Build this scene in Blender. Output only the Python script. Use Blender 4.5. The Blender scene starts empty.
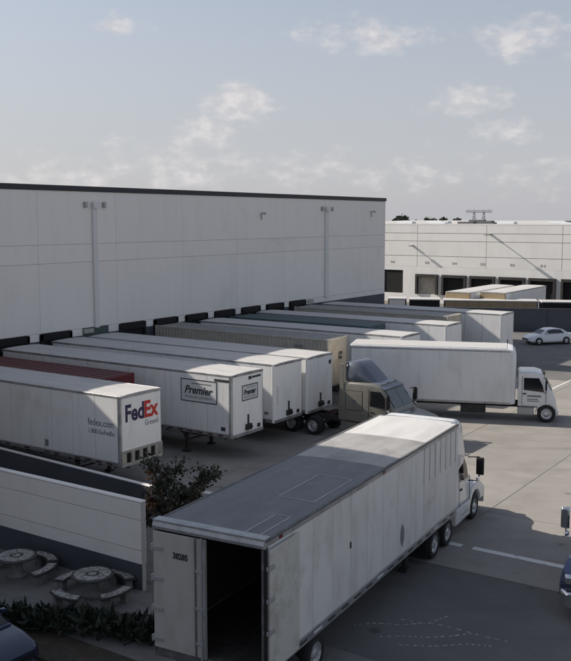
import bpy, bmesh, math, random
from mathutils import Vector, Matrix
R = math.radians
random.seed(7)
scene = bpy.context.scene
COL = scene.collection

# ------------------------------------------------------------------ camera, sky, sun, exposure
cam_d = bpy.data.cameras.new('camera'); cam = bpy.data.objects.new('camera', cam_d); COL.objects.link(cam)
cam.location = (0, 0, 11.3); cam.rotation_euler = (R(90 - 6.85), 0, 0)
cam_d.sensor_fit = 'HORIZONTAL'; cam_d.sensor_width = 36; cam_d.lens = 58.5
cam_d.clip_start = 0.1; cam_d.clip_end = 6000
scene.camera = cam

SUN_EL, SUN_AZ = 33.0, -68.0          # towards the sun: left of the view, behind the long warehouse
w = bpy.data.worlds.new('World'); scene.world = w; w.use_nodes = True
nt = w.node_tree; N = nt.nodes; Lk = nt.links
for n in list(N): N.remove(n)
def nd(t, **kw):
    n = N.new(t)
    for k, v in kw.items(): setattr(n, k, v)
    return n
def mth(op, a, b=None, c=None, clamp=False):
    n = N.new('ShaderNodeMath'); n.operation = op; n.use_clamp = clamp
    for i, q in enumerate((a, b, c)):
        if q is None: continue
        if isinstance(q, (int, float)): n.inputs[i].default_value = q
        else: Lk.new(q, n.inputs[i])
    return n.outputs[0]
sky = nd('ShaderNodeTexSky', sky_type='NISHITA'); sky.sun_disc = False
sky.sun_elevation = R(SUN_EL); sky.sun_rotation = R(SUN_AZ); sky.altitude = 100
sky.air_density = 1.0; sky.dust_density = 1.6; sky.ozone_density = 1.5
tc = nd('ShaderNodeTexCoord'); sep = nd('ShaderNodeSeparateXYZ'); Lk.new(tc.outputs['Generated'], sep.inputs[0])
az = mth('MULTIPLY', mth('ARCTAN2', sep.outputs[0], sep.outputs[1]), 180 / math.pi)
el = mth('MULTIPLY', mth('ARCSINE', sep.outputs[2]), 180 / math.pi)
cmb = nd('ShaderNodeCombineXYZ'); Lk.new(az, cmb.inputs[0]); Lk.new(mth('MULTIPLY', el, 1.7), cmb.inputs[1])
def noise(scale, detail, rough, vec=cmb.outputs[0]):
    n = nd('ShaderNodeTexNoise'); n.inputs['Scale'].default_value = scale; n.inputs['Detail'].default_value = detail
    n.inputs['Roughness'].default_value = rough; Lk.new(vec, n.inputs['Vector']); return n.outputs['Fac']
fine = noise(0.42, 7, 0.56); lump = noise(1.1, 5, 0.5); broad = noise(0.075, 4, 0.55)
# a scatter of cumulus; the ones in view stand where the photograph has them
blobs = [(-2.9, 6.9, 2.1, 1.15, 1.1), (-4.9, 5.3, 2.0, 1.1, .8), (-6.2, 4.7, 1.3, .7, .8), (10.9, 6.8, 2.0, .85, .9), (13.2, 5.05, 2.0, .75, .9),
         (4.6, 10.6, 3.6, 1.1, .8), (13.9, 10.3, 3.2, 1.3, .75), (-9.6, 11.0, 1.8, .6, .7), (-12.5, 2.6, 6.0, 1.5, .62), (-6.5, 3.1, 5.0, 1.7, .64),
         (.8, 2.9, 5.0, 1.3, .6), (7.5, 2.7, 5.5, 1.3, .54), (16, 2.4, 5.0, 1.3, .5), (-22, 8, 5, 1.6, .8), (25, 9, 5, 1.6, .8), (-30, 4, 7, 1.6, .7), (33, 4, 7, 1.6, .7)]
mask = None
for a0, e0, wa, we, s in blobs:
    dx = mth('DIVIDE', mth('SUBTRACT', az, a0), wa * 1.12); dy = mth('DIVIDE', mth('SUBTRACT', el, e0), we * 1.15)
    r2 = mth('ADD', mth('MULTIPLY', dx, dx), mth('MULTIPLY', dy, dy))
    g = mth('MULTIPLY', mth('EXPONENT', mth('MULTIPLY', r2, -1.0)), s)
    mask = g if mask is None else mth('MAXIMUM', mask, g)
rest = mth('MULTIPLY', mth('SUBTRACT', broad, 0.5), 2.2)
away = mth('MULTIPLY', mth('SUBTRACT', mth('ABSOLUTE', az), 20), 0.05, clamp=True)
high = mth('MULTIPLY', mth('SUBTRACT', el, 13), 0.1, clamp=True)
rest = mth('MULTIPLY', rest, mth('MAXIMUM', away, high))
mask = mth('MAXIMUM', mask, rest)
dens = mth('ADD', mask, mth('ADD', mth('MULTIPLY', mth('SUBTRACT', fine, 0.5), 1.7), mth('MULTIPLY', mth('SUBTRACT', lump, 0.5), 0.3)))
mr = nd('ShaderNodeMapRange', interpolation_type='SMOOTHSTEP'); Lk.new(dens, mr.inputs['Value'])
mr.inputs['From Min'].default_value = 0.27; mr.inputs['From Max'].default_value = 0.95; mr.inputs['To Max'].default_value = 0.8
hz = nd('ShaderNodeMapRange', interpolation_type='SMOOTHSTEP'); Lk.new(el, hz.inputs['Value'])
hz.inputs['From Min'].default_value = 24.0; hz.inputs['From Max'].default_value = -1.0
hz.inputs['To Min'].default_value = 0.2; hz.inputs['To Max'].default_value = 0.85
hsv = nd('ShaderNodeHueSaturation'); hsv.inputs['Saturation'].default_value = 0.85; Lk.new(sky.outputs[0], hsv.inputs['Color'])
m0 = nd('ShaderNodeMix', data_type='RGBA'); Lk.new(hz.outputs[0], m0.inputs['Factor']); Lk.new(hsv.outputs[0], m0.inputs[6])
m0.inputs[7].default_value = (4.42, 4.44, 4.78, 1)
m1 = nd('ShaderNodeMix', data_type='RGBA'); Lk.new(mr.outputs[0], m1.inputs['Factor']); Lk.new(m0.outputs[2], m1.inputs[6])
cm = nd('ShaderNodeMix', data_type='RGBA'); cr = nd('ShaderNodeMapRange', interpolation_type='SMOOTHSTEP'); Lk.new(lump, cr.inputs['Value'])
cr.inputs['From Min'].default_value = 0.35; cr.inputs['From Max'].default_value = 0.65; Lk.new(cr.outputs[0], cm.inputs['Factor'])
cm.inputs[6].default_value = (5.1, 5.0, 5.2, 1); cm.inputs[7].default_value = (6.4, 6.15, 6.1, 1); Lk.new(cm.outputs[2], m1.inputs[7])
bg = nd('ShaderNodeBackground'); Lk.new(m1.outputs[2], bg.inputs[0]); bg.inputs[1].default_value = 0.09
out = nd('ShaderNodeOutputWorld'); Lk.new(bg.outputs[0], out.inputs[0])

sun_d = bpy.data.lights.new('sun', 'SUN'); sun_d.energy = 4.7; sun_d.angle = R(0.53); sun_d.color = (1.0, 0.93, 0.83)
sun = bpy.data.objects.new('sun', sun_d); COL.objects.link(sun)
to_sun = Vector((math.sin(R(SUN_AZ)) * math.cos(R(SUN_EL)), math.cos(R(SUN_AZ)) * math.cos(R(SUN_EL)), math.sin(R(SUN_EL))))
sun.rotation_euler = to_sun.to_track_quat('Z', 'Y').to_euler(); sun.location = (-30, 20, 40)
vs = scene.view_settings; vs.view_transform = 'Standard'; vs.look = 'None'; vs.exposure = 0.42; vs.gamma = 1.0; vs.use_curve_mapping = False

# ------------------------------------------------------------------ site axes: u along the dock wall, v out from it
TH = R(34.0)
U_ = Vector((math.sin(TH), math.cos(TH), 0)); V_ = Vector((math.cos(TH), -math.sin(TH), 0))
ROT_V = -TH; ROT_U = math.pi / 2 - TH
def P(u, v, z=0.0): return U_ * u + V_ * v + Vector((0, 0, z))

# ------------------------------------------------------------------ materials
def mat(name, col, rough=0.6, metal=0.0, col2=None, scale=3.0, stretch=(1, 1, 1), lo=0.4, hi=0.7, bump=0.0, bscale=30.0, coat=0.0, detail=6, spec=0.5,
        col3=None, scale3=0.4, lo3=0.5, hi3=0.75, var=0.0):
    m = bpy.data.materials.new(name); m.use_nodes = True
    t = m.node_tree; b = t.nodes['Principled BSDF']; L = t.links
    b.inputs['Base Color'].default_value = (*col, 1); b.inputs['Roughness'].default_value = rough; b.inputs['Metallic'].default_value = metal
    b.inputs['Specular IOR Level'].default_value = spec
    if coat: b.inputs['Coat Weight'].default_value = coat; b.inputs['Coat Roughness'].default_value = 0.08
    if col2 is None and not bump: return m
    c = t.nodes.new('ShaderNodeTexCoord'); oi = t.nodes.new('ShaderNodeObjectInfo')
    add = t.nodes.new('ShaderNodeVectorMath'); add.operation = 'ADD'
    k = t.nodes.new('ShaderNodeMath'); k.operation = 'MULTIPLY'; k.inputs[1].default_value = 57.0
    L.new(oi.outputs['Random'], k.inputs[0]); L.new(c.outputs['Object'], add.inputs[0]); L.new(k.outputs[0], add.inputs[1])
    mp = t.nodes.new('ShaderNodeMapping'); mp.inputs['Scale'].default_value = stretch; L.new(add.outputs[0], mp.inputs[0])
    def layer(prev, colour, sc, l, h, vec):
        n = t.nodes.new('ShaderNodeTexNoise'); n.inputs['Scale'].default_value = sc; n.inputs['Detail'].default_value = detail; n.inputs['Roughness'].default_value = 0.6
        L.new(vec, n.inputs['Vector'])
        r = t.nodes.new('ShaderNodeMapRange'); r.interpolation_type = 'SMOOTHSTEP'; r.inputs['From Min'].default_value = l; r.inputs['From Max'].default_value = h
        L.new(n.outputs['Fac'], r.inputs['Value'])
        x = t.nodes.new('ShaderNodeMix'); x.data_type = 'RGBA'; L.new(r.outputs[0], x.inputs['Factor'])
        if prev is None: x.inputs[6].default_value = (*col, 1)
        else: L.new(prev, x.inputs[6])
        x.inputs[7].default_value = (*colour, 1)
        return x.outputs[2]
    o = None
    if col2 is not None: o = layer(None, col2, scale, lo, hi, mp.outputs[0])
    if col3 is not None: o = layer(o, col3, scale3, lo3, hi3, add.outputs[0])
    if o is not None and var:
        hs = t.nodes.new('ShaderNodeHueSaturation'); mr_ = t.nodes.new('ShaderNodeMapRange'); L.new(oi.outputs['Random'], mr_.inputs['Value'])
        mr_.inputs['To Min'].default_value = 1 - var; mr_.inputs['To Max'].default_value = 1 + var; L.new(mr_.outputs[0], hs.inputs['Value']); L.new(o, hs.inputs['Color']); o = hs.outputs[0]
    if o is not None: L.new(o, b.inputs['Base Color'])
    if bump:
        n = t.nodes.new('ShaderNodeTexNoise'); n.inputs['Scale'].default_value = bscale; n.inputs['Detail'].default_value = 5
        L.new(add.outputs[0], n.inputs['Vector'])
        bp = t.nodes.new('ShaderNodeBump'); bp.inputs['Strength'].default_value = bump; bp.inputs['Distance'].default_value = 0.02
        L.new(n.outputs['Fac'], bp.inputs['Height']); L.new(bp.outputs[0], b.inputs['Normal'])
    return m
M = {}
M['ground'] = mat('dry_ground', (.16, .145, .12), .95, col2=(.1, .095, .08), scale=.2)
M['asphalt'] = mat('asphalt', (.135, .13, .124), .9, col2=(.16, .154, .146), scale=.5, bump=.25, bscale=60, col3=(.12, .116, .11), scale3=.18, lo3=.45, hi3=.75)
M['concrete'] = mat('yard_concrete', (.275, .257, .232), .88, col2=(.232, .216, .195), scale=.6, bump=.15, bscale=25, col3=(.185, .171, .153), scale3=.5, lo3=.6, hi3=.8, var=.05)
M['joint'] = mat('joint_filler', (.1, .09, .08), .95)
M['patio'] = mat('patio_concrete', (.2, .19, .18), .9, col2=(.15, .14, .135), scale=1.5, bump=.1)
M['soil'] = mat('planter_soil', (.05, .038, .028), .95, col2=(.08, .06, .045), scale=5, bump=.6)
M['paint_w'] = mat('line_paint', (.7, .69, .65), .7, col2=(.38, .37, .36), scale=3, lo=.55, hi=.75)
M['pale_dash'] = mat('pale_dashes', (.5, .49, .47), .8, col2=(.3, .29, .28), scale=4)
M['wall_w'] = mat('tilt_up_paint', (.86, .81, .755), .8, col2=(.81, .76, .71), scale=.9, stretch=(1.6, 1, .14), lo=.45, hi=.8, bump=.04, bscale=12, col3=(.75, .705, .655), scale3=.35, lo3=.55, hi3=.8, var=.02)
M['wall_core'] = mat('wall_joint', (.55, .53, .51), .9)
M['wall_far'] = mat('far_wall_paint', (.79, .775, .75), .8, col2=(.72, .705, .68), scale=.3, stretch=(1, 1, .3))
M['band'] = mat('dark_base_paint', (.075, .08, .095), .75, col2=(.06, .066, .08), scale=.8)
M['coping'] = mat('dark_coping', (.03, .032, .037), .6)
M['pipe'] = mat('downpipe_paint', (.72, .7, .68), .7)
M['black'] = mat('black_rubber', (.006, .006, .006), .8)
M['dark'] = mat('dark_void', (.01, .01, .011), .9)
M['door_green'] = mat('green_door', (.06, .1, .085), .6)
M['tw'] = mat('trailer_white', (.8, .79, .775), .45, col2=(.66, .645, .62), scale=1.2, stretch=(2.5, 2.5, .35), lo=.5, hi=.8, var=.025, col3=(.6, .575, .53), scale3=.55, lo3=.5, hi3=.95)
M['tw2'] = mat('trailer_white_b', (.76, .755, .75), .45, col2=(.62, .615, .605), scale=1.2, stretch=(2.5, 2.5, .35), lo=.45, hi=.8, var=.025, col3=(.57, .55, .52), scale3=.55, lo3=.5, hi3=.95)
M['tdirty'] = mat('trailer_dirty_white', (.72, .7, .665), .5, col2=(.58, .555, .51), scale=1.1, stretch=(1.6, 1.6, .6), lo=.42, hi=.8, col3=(.48, .45, .405), scale3=.9, lo3=.55, hi3=.85, var=.04, bump=.5, bscale=1.6)
M['tscuffed'] = mat('scuffed_door_white', (.55, .53, .48), .6, col2=(.4, .37, .32), scale=2.0, lo=.45, hi=.75, col3=(.14, .12, .1), scale3=7, lo3=.62, hi3=.72)
M['tdoor'] = mat('grey_door', (.42, .4, .37), .6, col2=(.34, .32, .29), scale=1.5, stretch=(1.5, 1.5, .6), lo=.4, hi=.8)
M['nose'] = mat('trailer_nose', (.87, .85, .81), .4, col2=(.66, .65, .63), scale=1.5, stretch=(2, 2, .4), lo=.5, hi=.8)
M['roof_w'] = mat('trailer_roof', (.52, .505, .485), .6, col2=(.43, .415, .4), scale=.9, stretch=(.6, 2, 1), lo=.45, hi=.75)
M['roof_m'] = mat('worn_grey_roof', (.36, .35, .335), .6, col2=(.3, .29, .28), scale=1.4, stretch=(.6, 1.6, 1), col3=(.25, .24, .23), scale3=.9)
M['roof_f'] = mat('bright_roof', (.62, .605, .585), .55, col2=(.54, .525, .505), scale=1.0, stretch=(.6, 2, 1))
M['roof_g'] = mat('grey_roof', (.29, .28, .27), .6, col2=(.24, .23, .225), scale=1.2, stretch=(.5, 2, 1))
M['roof_shade'] = mat('painted_roof_shade', (.135, .138, .148), .5, col2=(.11, .113, .122), scale=1.0, stretch=(.5, 2, 1), col3=(.16, .162, .17), scale3=1.7)  # roof colour darkened to imitate the shadow cast by the wing
M['rail'] = mat('aluminium_rail', (.42, .42, .42), .45, .6, col2=(.28, .28, .28), scale=2)
M['rail_d'] = mat('dark_rail', (.09, .09, .09), .6, col2=(.15, .145, .14), scale=2.5)
M['frame'] = mat('black_frame', (.02, .02, .021), .7, col2=(.05, .045, .04), scale=3)
M['steel'] = mat('galvanised', (.4, .4, .39), .5, .5)
M['rust'] = mat('rusty_steel', (.16, .1, .07), .8, col2=(.06, .05, .045), scale=6)
M['tan'] = mat('tan_frame', (.4, .37, .32), .7, col2=(.28, .25, .22), scale=4)
M['red'] = mat('red_container', (.14, .022, .026), .6, col2=(.09, .016, .018), scale=1.2)
M['red_roof'] = mat('red_container_roof', (.12, .03, .032), .65, col2=(.09, .03, .03), scale=1.0)
M['beige'] = mat('beige_container', (.42, .4, .345), .6, col2=(.35, .33, .28), scale=1.2)
M['cream'] = mat('cream_door', (.66, .58, .45), .6, col2=(.54, .46, .35), scale=1.6)
M['teal'] = mat('teal_container', (.075, .115, .12), .6, col2=(.1, .14, .14), scale=1.2)
M['tyre'] = mat('tyre', (.016, .016, .016), .85)
M['rim'] = mat('wheel_rim', (.6, .6, .6), .35, .6, col2=(.4, .4, .39), scale=6)
M['tape'] = mat('reflective_white', (.7, .7, .7), .4)
M['tape_r'] = mat('reflective_dark', (.06, .015, .015), .4)
M['amber'] = mat('amber_lens', (.2, .085, .03), .3)
M['redlens'] = mat('red_lens', (.13, .012, .012), .35)
M['glass'] = mat('dark_glass', (.012, .014, .016), .06, spec=.8)
M['windscreen'] = mat('windscreen_glass', (.07, .085, .08), .05, spec=1.0)
M['chrome'] = mat('chrome', (.75, .75, .75), .15, 1.0)
M['cab_w'] = mat('white_cab_paint', (.74, .74, .73), .28, coat=.5, col2=(.66, .655, .64), scale=2)
M['cab_g'] = mat('taupe_cab_paint', (.22, .208, .18), .3, .25, coat=.4, col2=(.18, .17, .15), scale=2)
M['defl_g'] = mat('slate_fairing_paint', (.11, .125, .155), .3, coat=.4, col2=(.09, .105, .13), scale=2)
M['cab_b'] = mat('navy_cab_paint', (.012, .018, .05), .25, coat=.5)
M['car_w'] = mat('white_car_paint', (.72, .73, .74), .25, coat=.6)
M['car_b'] = mat('navy_car_paint', (.02, .028, .06), .25, coat=.6)
M['purple'] = mat('purple_print', (.035, .018, .07), .6)
M['orange'] = mat('red_orange_print', (.55, .03, .02), .6)
M['ink'] = mat('dark_print', (.03, .032, .036), .6)
M['greyink'] = mat('grey_print', (.2, .2, .21), .6)
M['paleink'] = mat('faded_print', (.32, .31, .3), .6)
M['signw'] = mat('sign_white', (.62, .62, .62), .55)
M['ply'] = mat('plywood', (.34, .26, .16), .8, col2=(.25, .18, .11), scale=4, stretch=(1, 1, 6))
M['leafA'] = mat('leaf_dark', (.03, .033, .018), .6, col2=(.05, .045, .025), scale=2)
M['leafB'] = mat('leaf_hedge', (.018, .026, .017), .6, col2=(.035, .045, .024), scale=4)
M['leafC'] = mat('leaf_far_hazed', (.07, .085, .065), .7, col2=(.09, .1, .075), scale=.5)  # leaf colour lightened to imitate distance haze
M['flower'] = mat('orange_flower', (.3, .13, .05), .6, col2=(.2, .08, .03), scale=8)
M['bark'] = mat('bark', (.09, .065, .045), .9, col2=(.05, .036, .026), scale=9, stretch=(1, 1, .2), bump=.4)
M['table'] = mat('cast_concrete', (.24, .23, .215), .85, col2=(.17, .165, .155), scale=6, bump=.2)
M['mosaic'] = mat('pale_mosaic', (.4, .39, .36), .7, col2=(.16, .15, .145), scale=9, lo=.46, hi=.58, detail=3)
M['tablerim'] = mat('dark_table_rim', (.06, .058, .055), .7)
M['roofing'] = mat('white_roofing', (.46, .44, .42), .8, col2=(.5, .49, .47), scale=.15)
M['skylight'] = mat('skylight_dome', (.62, .64, .66), .3)
M['darkroof'] = mat('dark_roof_edge', (.07, .07, .075), .8)
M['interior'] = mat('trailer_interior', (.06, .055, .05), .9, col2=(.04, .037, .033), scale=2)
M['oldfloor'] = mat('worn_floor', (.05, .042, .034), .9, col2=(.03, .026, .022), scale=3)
M['pylon'] = mat('pylon_steel', (.2, .21, .23), .7)

def worn_paving(m, amount):
    t = m.node_tree; L = t.links; b = t.nodes['Principled BSDF']; src = b.inputs['Base Color'].links[0].from_socket
    g = t.nodes.new('ShaderNodeNewGeometry')
    def lay(prev, rot, sc, nscale, lo, hi, k, vor=False):
        mp = t.nodes.new('ShaderNodeMapping'); mp.inputs['Rotation'].default_value = (0, 0, rot); mp.inputs['Scale'].default_value = sc; L.new(g.outputs['Position'], mp.inputs[0])
        n = t.nodes.new('ShaderNodeTexVoronoi' if vor else 'ShaderNodeTexNoise'); n.inputs['Scale'].default_value = nscale; L.new(mp.outputs[0], n.inputs['Vector'])
        if not vor: n.inputs['Detail'].default_value = 4
        r = t.nodes.new('ShaderNodeMapRange'); r.interpolation_type = 'SMOOTHSTEP'; r.inputs['From Min'].default_value = lo; r.inputs['From Max'].default_value = hi
        L.new(n.outputs['Distance' if vor else 'Fac'], r.inputs['Value'])
        r.inputs['To Min'].default_value = 1 - k if vor else 1; r.inputs['To Max'].default_value = 1 if vor else 1 - k
        x = t.nodes.new('ShaderNodeMix'); x.data_type = 'RGBA'; x.blend_type = 'MULTIPLY'; x.inputs['Factor'].default_value = 1
        L.new(prev, x.inputs[6]); L.new(r.outputs[0], x.inputs[7]); return x.outputs[2]
    o = lay(src, R(27), (.07, 1.1, 1), 1.0, .5, .8, amount * .55)
    o = lay(o, R(-50), (.08, 1.2, 1), .9, .52, .8, amount * .7)
    o = lay(o, 0, (1, 1, 1), .45, .035, .11, amount * 1.6, True)
    o = lay(o, .4, (1, 1.3, 1), 1.1, .03, .07, amount * 1.5, True)
    L.new(o, b.inputs['Base Color'])
worn_paving(M['concrete'], .24); worn_paving(M['asphalt'], .25)

# ------------------------------------------------------------------ helpers
class MB:
    def __init__(s): s.v = []; s.f = []
    def add(s, vs, fs):
        o = len(s.v); s.v += [tuple(q) for q in vs]; s.f += [tuple(i + o for i in f) for f in fs]; return s
    def box(s, x0, x1, y0, y1, z0, z1):
        return s.add([(x0, y0, z0), (x1, y0, z0), (x1, y1, z0), (x0, y1, z0), (x0, y0, z1), (x1, y0, z1), (x1, y1, z1), (x0, y1, z1)],
                     [(0, 3, 2, 1), (4, 5, 6, 7), (0, 1, 5, 4), (1, 2, 6, 5), (2, 3, 7, 6), (3, 0, 4, 7)])
    def cyl(s, a, b, r, r2=None, n=12, caps=True):
        a = Vector(a); b = Vector(b); r2 = r if r2 is None else r2
        d = (b - a).normalized(); x = d.orthogonal().normalized(); y = d.cross(x)
        vs = []
        for c, rr in ((a, r), (b, r2)):
            for i in range(n):
                t = 2 * math.pi * i / n; vs.append(c + x * (math.cos(t) * rr) + y * (math.sin(t) * rr))
        fs = [(i, (i + 1) % n, n + (i + 1) % n, n + i) for i in range(n)]
        if caps: fs += [tuple(range(n - 1, -1, -1)), tuple(range(n, 2 * n))]
        return s.add(vs, fs)
    def tube(s, pts, r, n=8):
        for a, b in zip(pts, pts[1:]): s.cyl(a, b, r, n=n)
        return s
    def loft(s, rings, cap=True):
        n = len(rings[0]); vs = [p for r in rings for p in r]; fs = []
        for k in range(len(rings) - 1):
            for i in range(n): fs.append((k * n + i, k * n + (i + 1) % n, (k + 1) * n + (i + 1) % n, (k + 1) * n + i))
        if cap: fs += [tuple(range(n - 1, -1, -1)), tuple(range((len(rings) - 1) * n, len(rings) * n))]
        return s.add(vs, fs)
    def prism(s, poly, axis, a, b):          # outline in the plane across `axis`, extruded from a to b
        def mk(p, t): return {'x': (t, p[0], p[1]), 'y': (p[0], t, p[1]), 'z': (p[0], p[1], t)}[axis]
        n = len(poly); vs = [mk(p, a) for p in poly] + [mk(p, b) for p in poly]
        fs = [tuple(range(n - 1, -1, -1)), tuple(range(n, 2 * n))] + [(i, (i + 1) % n, n + (i + 1) % n, n + i) for i in range(n)]
        return s.add(vs, fs)
    def lathe(s, prof, n=24, axis='y', c=(0, 0, 0)):   # prof: (radius, along)
        vs = []
        for i in range(n):
            t = 2 * math.pi * i / n
            for r, h in prof:
                p = (math.cos(t) * r, h, math.sin(t) * r) if axis == 'y' else (math.cos(t) * r, math.sin(t) * r, h)
                vs.append((p[0] + c[0], p[1] + c[1], p[2] + c[2]))
        k = len(prof)
        fs = [(i * k + j, i * k + j + 1, ((i + 1) % n) * k + j + 1, ((i + 1) % n) * k + j) for i in range(n) for j in range(k - 1)]
        return s.add(vs, fs)
    def mesh(s, name, m, smooth=None, bevel=0):
        bm = bmesh.new(); vv = [bm.verts.new(p) for p in s.v]
        for f in s.f:
            try: bm.faces.new([vv[i] for i in f])
            except ValueError: pass
        bmesh.ops.recalc_face_normals(bm, faces=bm.faces)
        if bevel:
            bm.normal_update()
            ed = [e for e in bm.edges if len(e.link_faces) == 2 and e.calc_face_angle(0) > R(25)]
            bmesh.ops.bevel(bm, geom=ed, offset=bevel, segments=2 if bevel > .02 else 1, affect='EDGES', clamp_overlap=True)
        me = bpy.data.meshes.new(name); bm.to_mesh(me); bm.free()
        me.materials.append(m)
        if smooth is not None:
            for p in me.polygons: p.use_smooth = True
            me.set_sharp_from_angle(angle=R(smooth))
        return me
    def build(s, name, m, parent=None, loc=(0, 0, 0), rot=(0, 0, 0), smooth=None, bevel=0):
        return inst(name, s.mesh(name, m, smooth, bevel), parent, loc, rot)
def inst(name, me, parent=None, loc=(0, 0, 0), rot=(0, 0, 0), scale=None):
    o = bpy.data.objects.new(name, me); COL.objects.link(o); o.parent = parent; o.location = loc; o.rotation_euler = rot
    if scale: o.scale = scale
    return o
def tag(o, label=None, cat=None, group=None, kind=None):
    if label: o['label'] = label
    if cat: o['category'] = cat
    if group: o['group'] = group
    if kind: o['kind'] = kind
    return o
def thing(name, label, cat, loc=(0, 0, 0), rz=0, group=None):
    o = bpy.data.objects.new(name, None); COL.objects.link(o); o.location = loc; o.rotation_euler = (0, 0, rz); o.empty_display_size = .3
    return tag(o, label, cat, group)
def struct(name, mb, m, parent=None, **kw):
    o = mb.build(name, m, parent, **kw)
    if parent is None: tag(o, kind='structure')
    return o
def ring(x, wb, wt, z0, z1, r, k=4, yc=0.0):           # rounded rectangle across x, r = corner radius
    c = [(-wb, z0), (wb, z0), (wt, z1), (-wt, z1)]; pts = []
    for i in range(4):
        p = Vector(c[i]); a = Vector(c[i - 1]); b = Vector(c[(i + 1) % 4])
        rr = r if isinstance(r, (int, float)) else r[i]
        p0 = p + (a - p).normalized() * rr; p1 = p + (b - p).normalized() * rr
        for j in range(k + 1):
            t = j / k; q = p0 * (1 - t) ** 2 + p * 2 * t * (1 - t) + p1 * t * t
            pts.append((x, q.x + yc, q.y))
    return pts
_txt = {}
def text(body, size, m, parent, loc, rot, bold=0.0, shear=0.0, name='lettering', align='LEFT', width=None, spacing=1.0):
    cu = bpy.data.curves.new('t', 'FONT'); cu.body = body; cu.size = size; cu.extrude = 0.004; cu.offset = bold; cu.shear = shear
    cu.align_x = align; cu.resolution_u = 3; cu.space_character = spacing
    o = bpy.data.objects.new('t', cu); COL.objects.link(o)
    dg = bpy.context.evaluated_depsgraph_get(); me = bpy.data.meshes.new_from_object(o.evaluated_get(dg))
    bpy.data.objects.remove(o); bpy.data.curves.remove(cu)
    me.name = name; me.materials.clear(); me.materials.append(m)
    ob = inst(name, me, parent, loc, rot)
    if width:
        xs = [p.co.x for p in me.vertices]; k = width / (max(xs) - min(xs)); ob.scale = (k, 1, 1)
    return ob
FACE_NOSE = (R(90), 0, R(90)); FACE_RIGHT = (R(90), 0, 0); FACE_REAR = (R(90), 0, R(-90))

# ------------------------------------------------------------------ ground, yard, markings
g = MB().box(-3000, 3000, -1500, 4500, -.6, -.03); struct('ground', g, M['ground'])
asph = struct('asphalt_yard', MB().prism([tuple(P(a, b).xy) for a, b in ((-40, -46), (-40, 60), (112, 60), (112, -46))], 'z', -.3, -.012), M['asphalt'])
yard = struct('concrete_yard', MB().prism([tuple(P(a, b).xy) for a, b in ((27.2, -42.4), (27.2, 28.05), (64.4, 28.05), (64.4, -42.4))], 'z', -.2, -.004), M['joint'])
SL = 5.85
slab_me = MB().box(0, SL - .025, 0, SL - .025, -.1, .004).mesh('slab', M['concrete'], bevel=.006)
for i in range(6):
    for j in range(12):
        uu, vv = 27.2 + i * 6.2, -42.3 + j * SL
        o = inst('concrete_slab', slab_me, yard, P(uu, vv), (0, 0, ROT_V), scale=((1, 6.2 / SL, 1)))
        o.location.z = random.uniform(-.002, .002)
# worn white lines on the yard
def strip(u0, u1, v0, v1): return [tuple(P(a, b).xy) for a, b in ((u0, v0), (u0, v1), (u1, v1), (u1, v0))]
mk = MB().prism(strip(29.15, 29.45, -11.95, -1), 'z', .008, .011); struct('painted_line', mk, M['paint_w'])
mk = MB().prism(strip(29.15, 29.45, -24, -12.35), 'z', .008, .011); struct('painted_line', mk, M['paint_w'])
mk = MB().prism(strip(58, 70, -19.5, -19.38), 'z', .008, .011); struct('painted_line', mk, M['paint_w'])
# pale broken dashes in loose rows crossing the asphalt at the front
trail = MB()
def dashes(pts, n, w0):
    for i in range(n):
        t = (i + random.uniform(.05, .3)) / n; t2 = (i + random.uniform(.5, .85)) / n
        def at(t):
            q = t * (len(pts) - 1); k = min(int(q), len(pts) - 2); a = Vector(pts[k]); b = Vector(pts[k + 1]); return a.lerp(b, q - k)
        a, b = at(t), at(t2); d = (b - a).normalized(); nn = Vector((-d.y, d.x)) * w0 * random.uniform(.5, 1.2)
        trail.prism([tuple(a - nn), tuple(b - nn), tuple(b + nn), tuple(a + nn)], 'z', -.011, -.006)
DASH_PATHS = [[(3.25, 25.2), (3.8, 25.0), (4.2, 24.95), (4.9, 24.6), (5.5, 24.2), (6.2, 23.75)],
        [(2.6, 24.2), (3.3, 24.25), (3.9, 24.15), (4.6, 24.2), (5.3, 24.3)],
        [(1.9, 24.9), (2.6, 25.05), (3.3, 24.85), (4.0, 25.05), (4.6, 25.4)], [(3.0, 23.6), (3.9, 23.5), (4.8, 23.75), (5.6, 23.6)]]
for s_ in DASH_PATHS: dashes([(x + random.uniform(-.1, .1), y + random.uniform(-.08, .08)) for x, y in s_], 14, .018)
o = trail.build('dash_trail', M['pale_dash'], asph); tag(o, kind='stuff')
struct('patio', MB().prism([tuple(P(a, b).xy) for a, b in ((16.6, -27.9), (16.6, -9), (20.04, -9), (20.04, -27.9))], 'z', -.1, .06), M['patio'])
struct('planting_bed', MB().prism([tuple(P(a, b).xy) for a, b in ((15.3, -27.9), (15.3, -14), (16.58, -14), (16.58, -27.9))], 'z', -.1, .09), M['soil'])

# ------------------------------------------------------------------ the long warehouse with its dock wall
WV = -42.5; WTOP = 13.3
wh = thing('warehouse', 'long pale grey tilt-up warehouse with dark coping and a row of loading docks', 'warehouse', P(34, WV), ROT_U)
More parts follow.
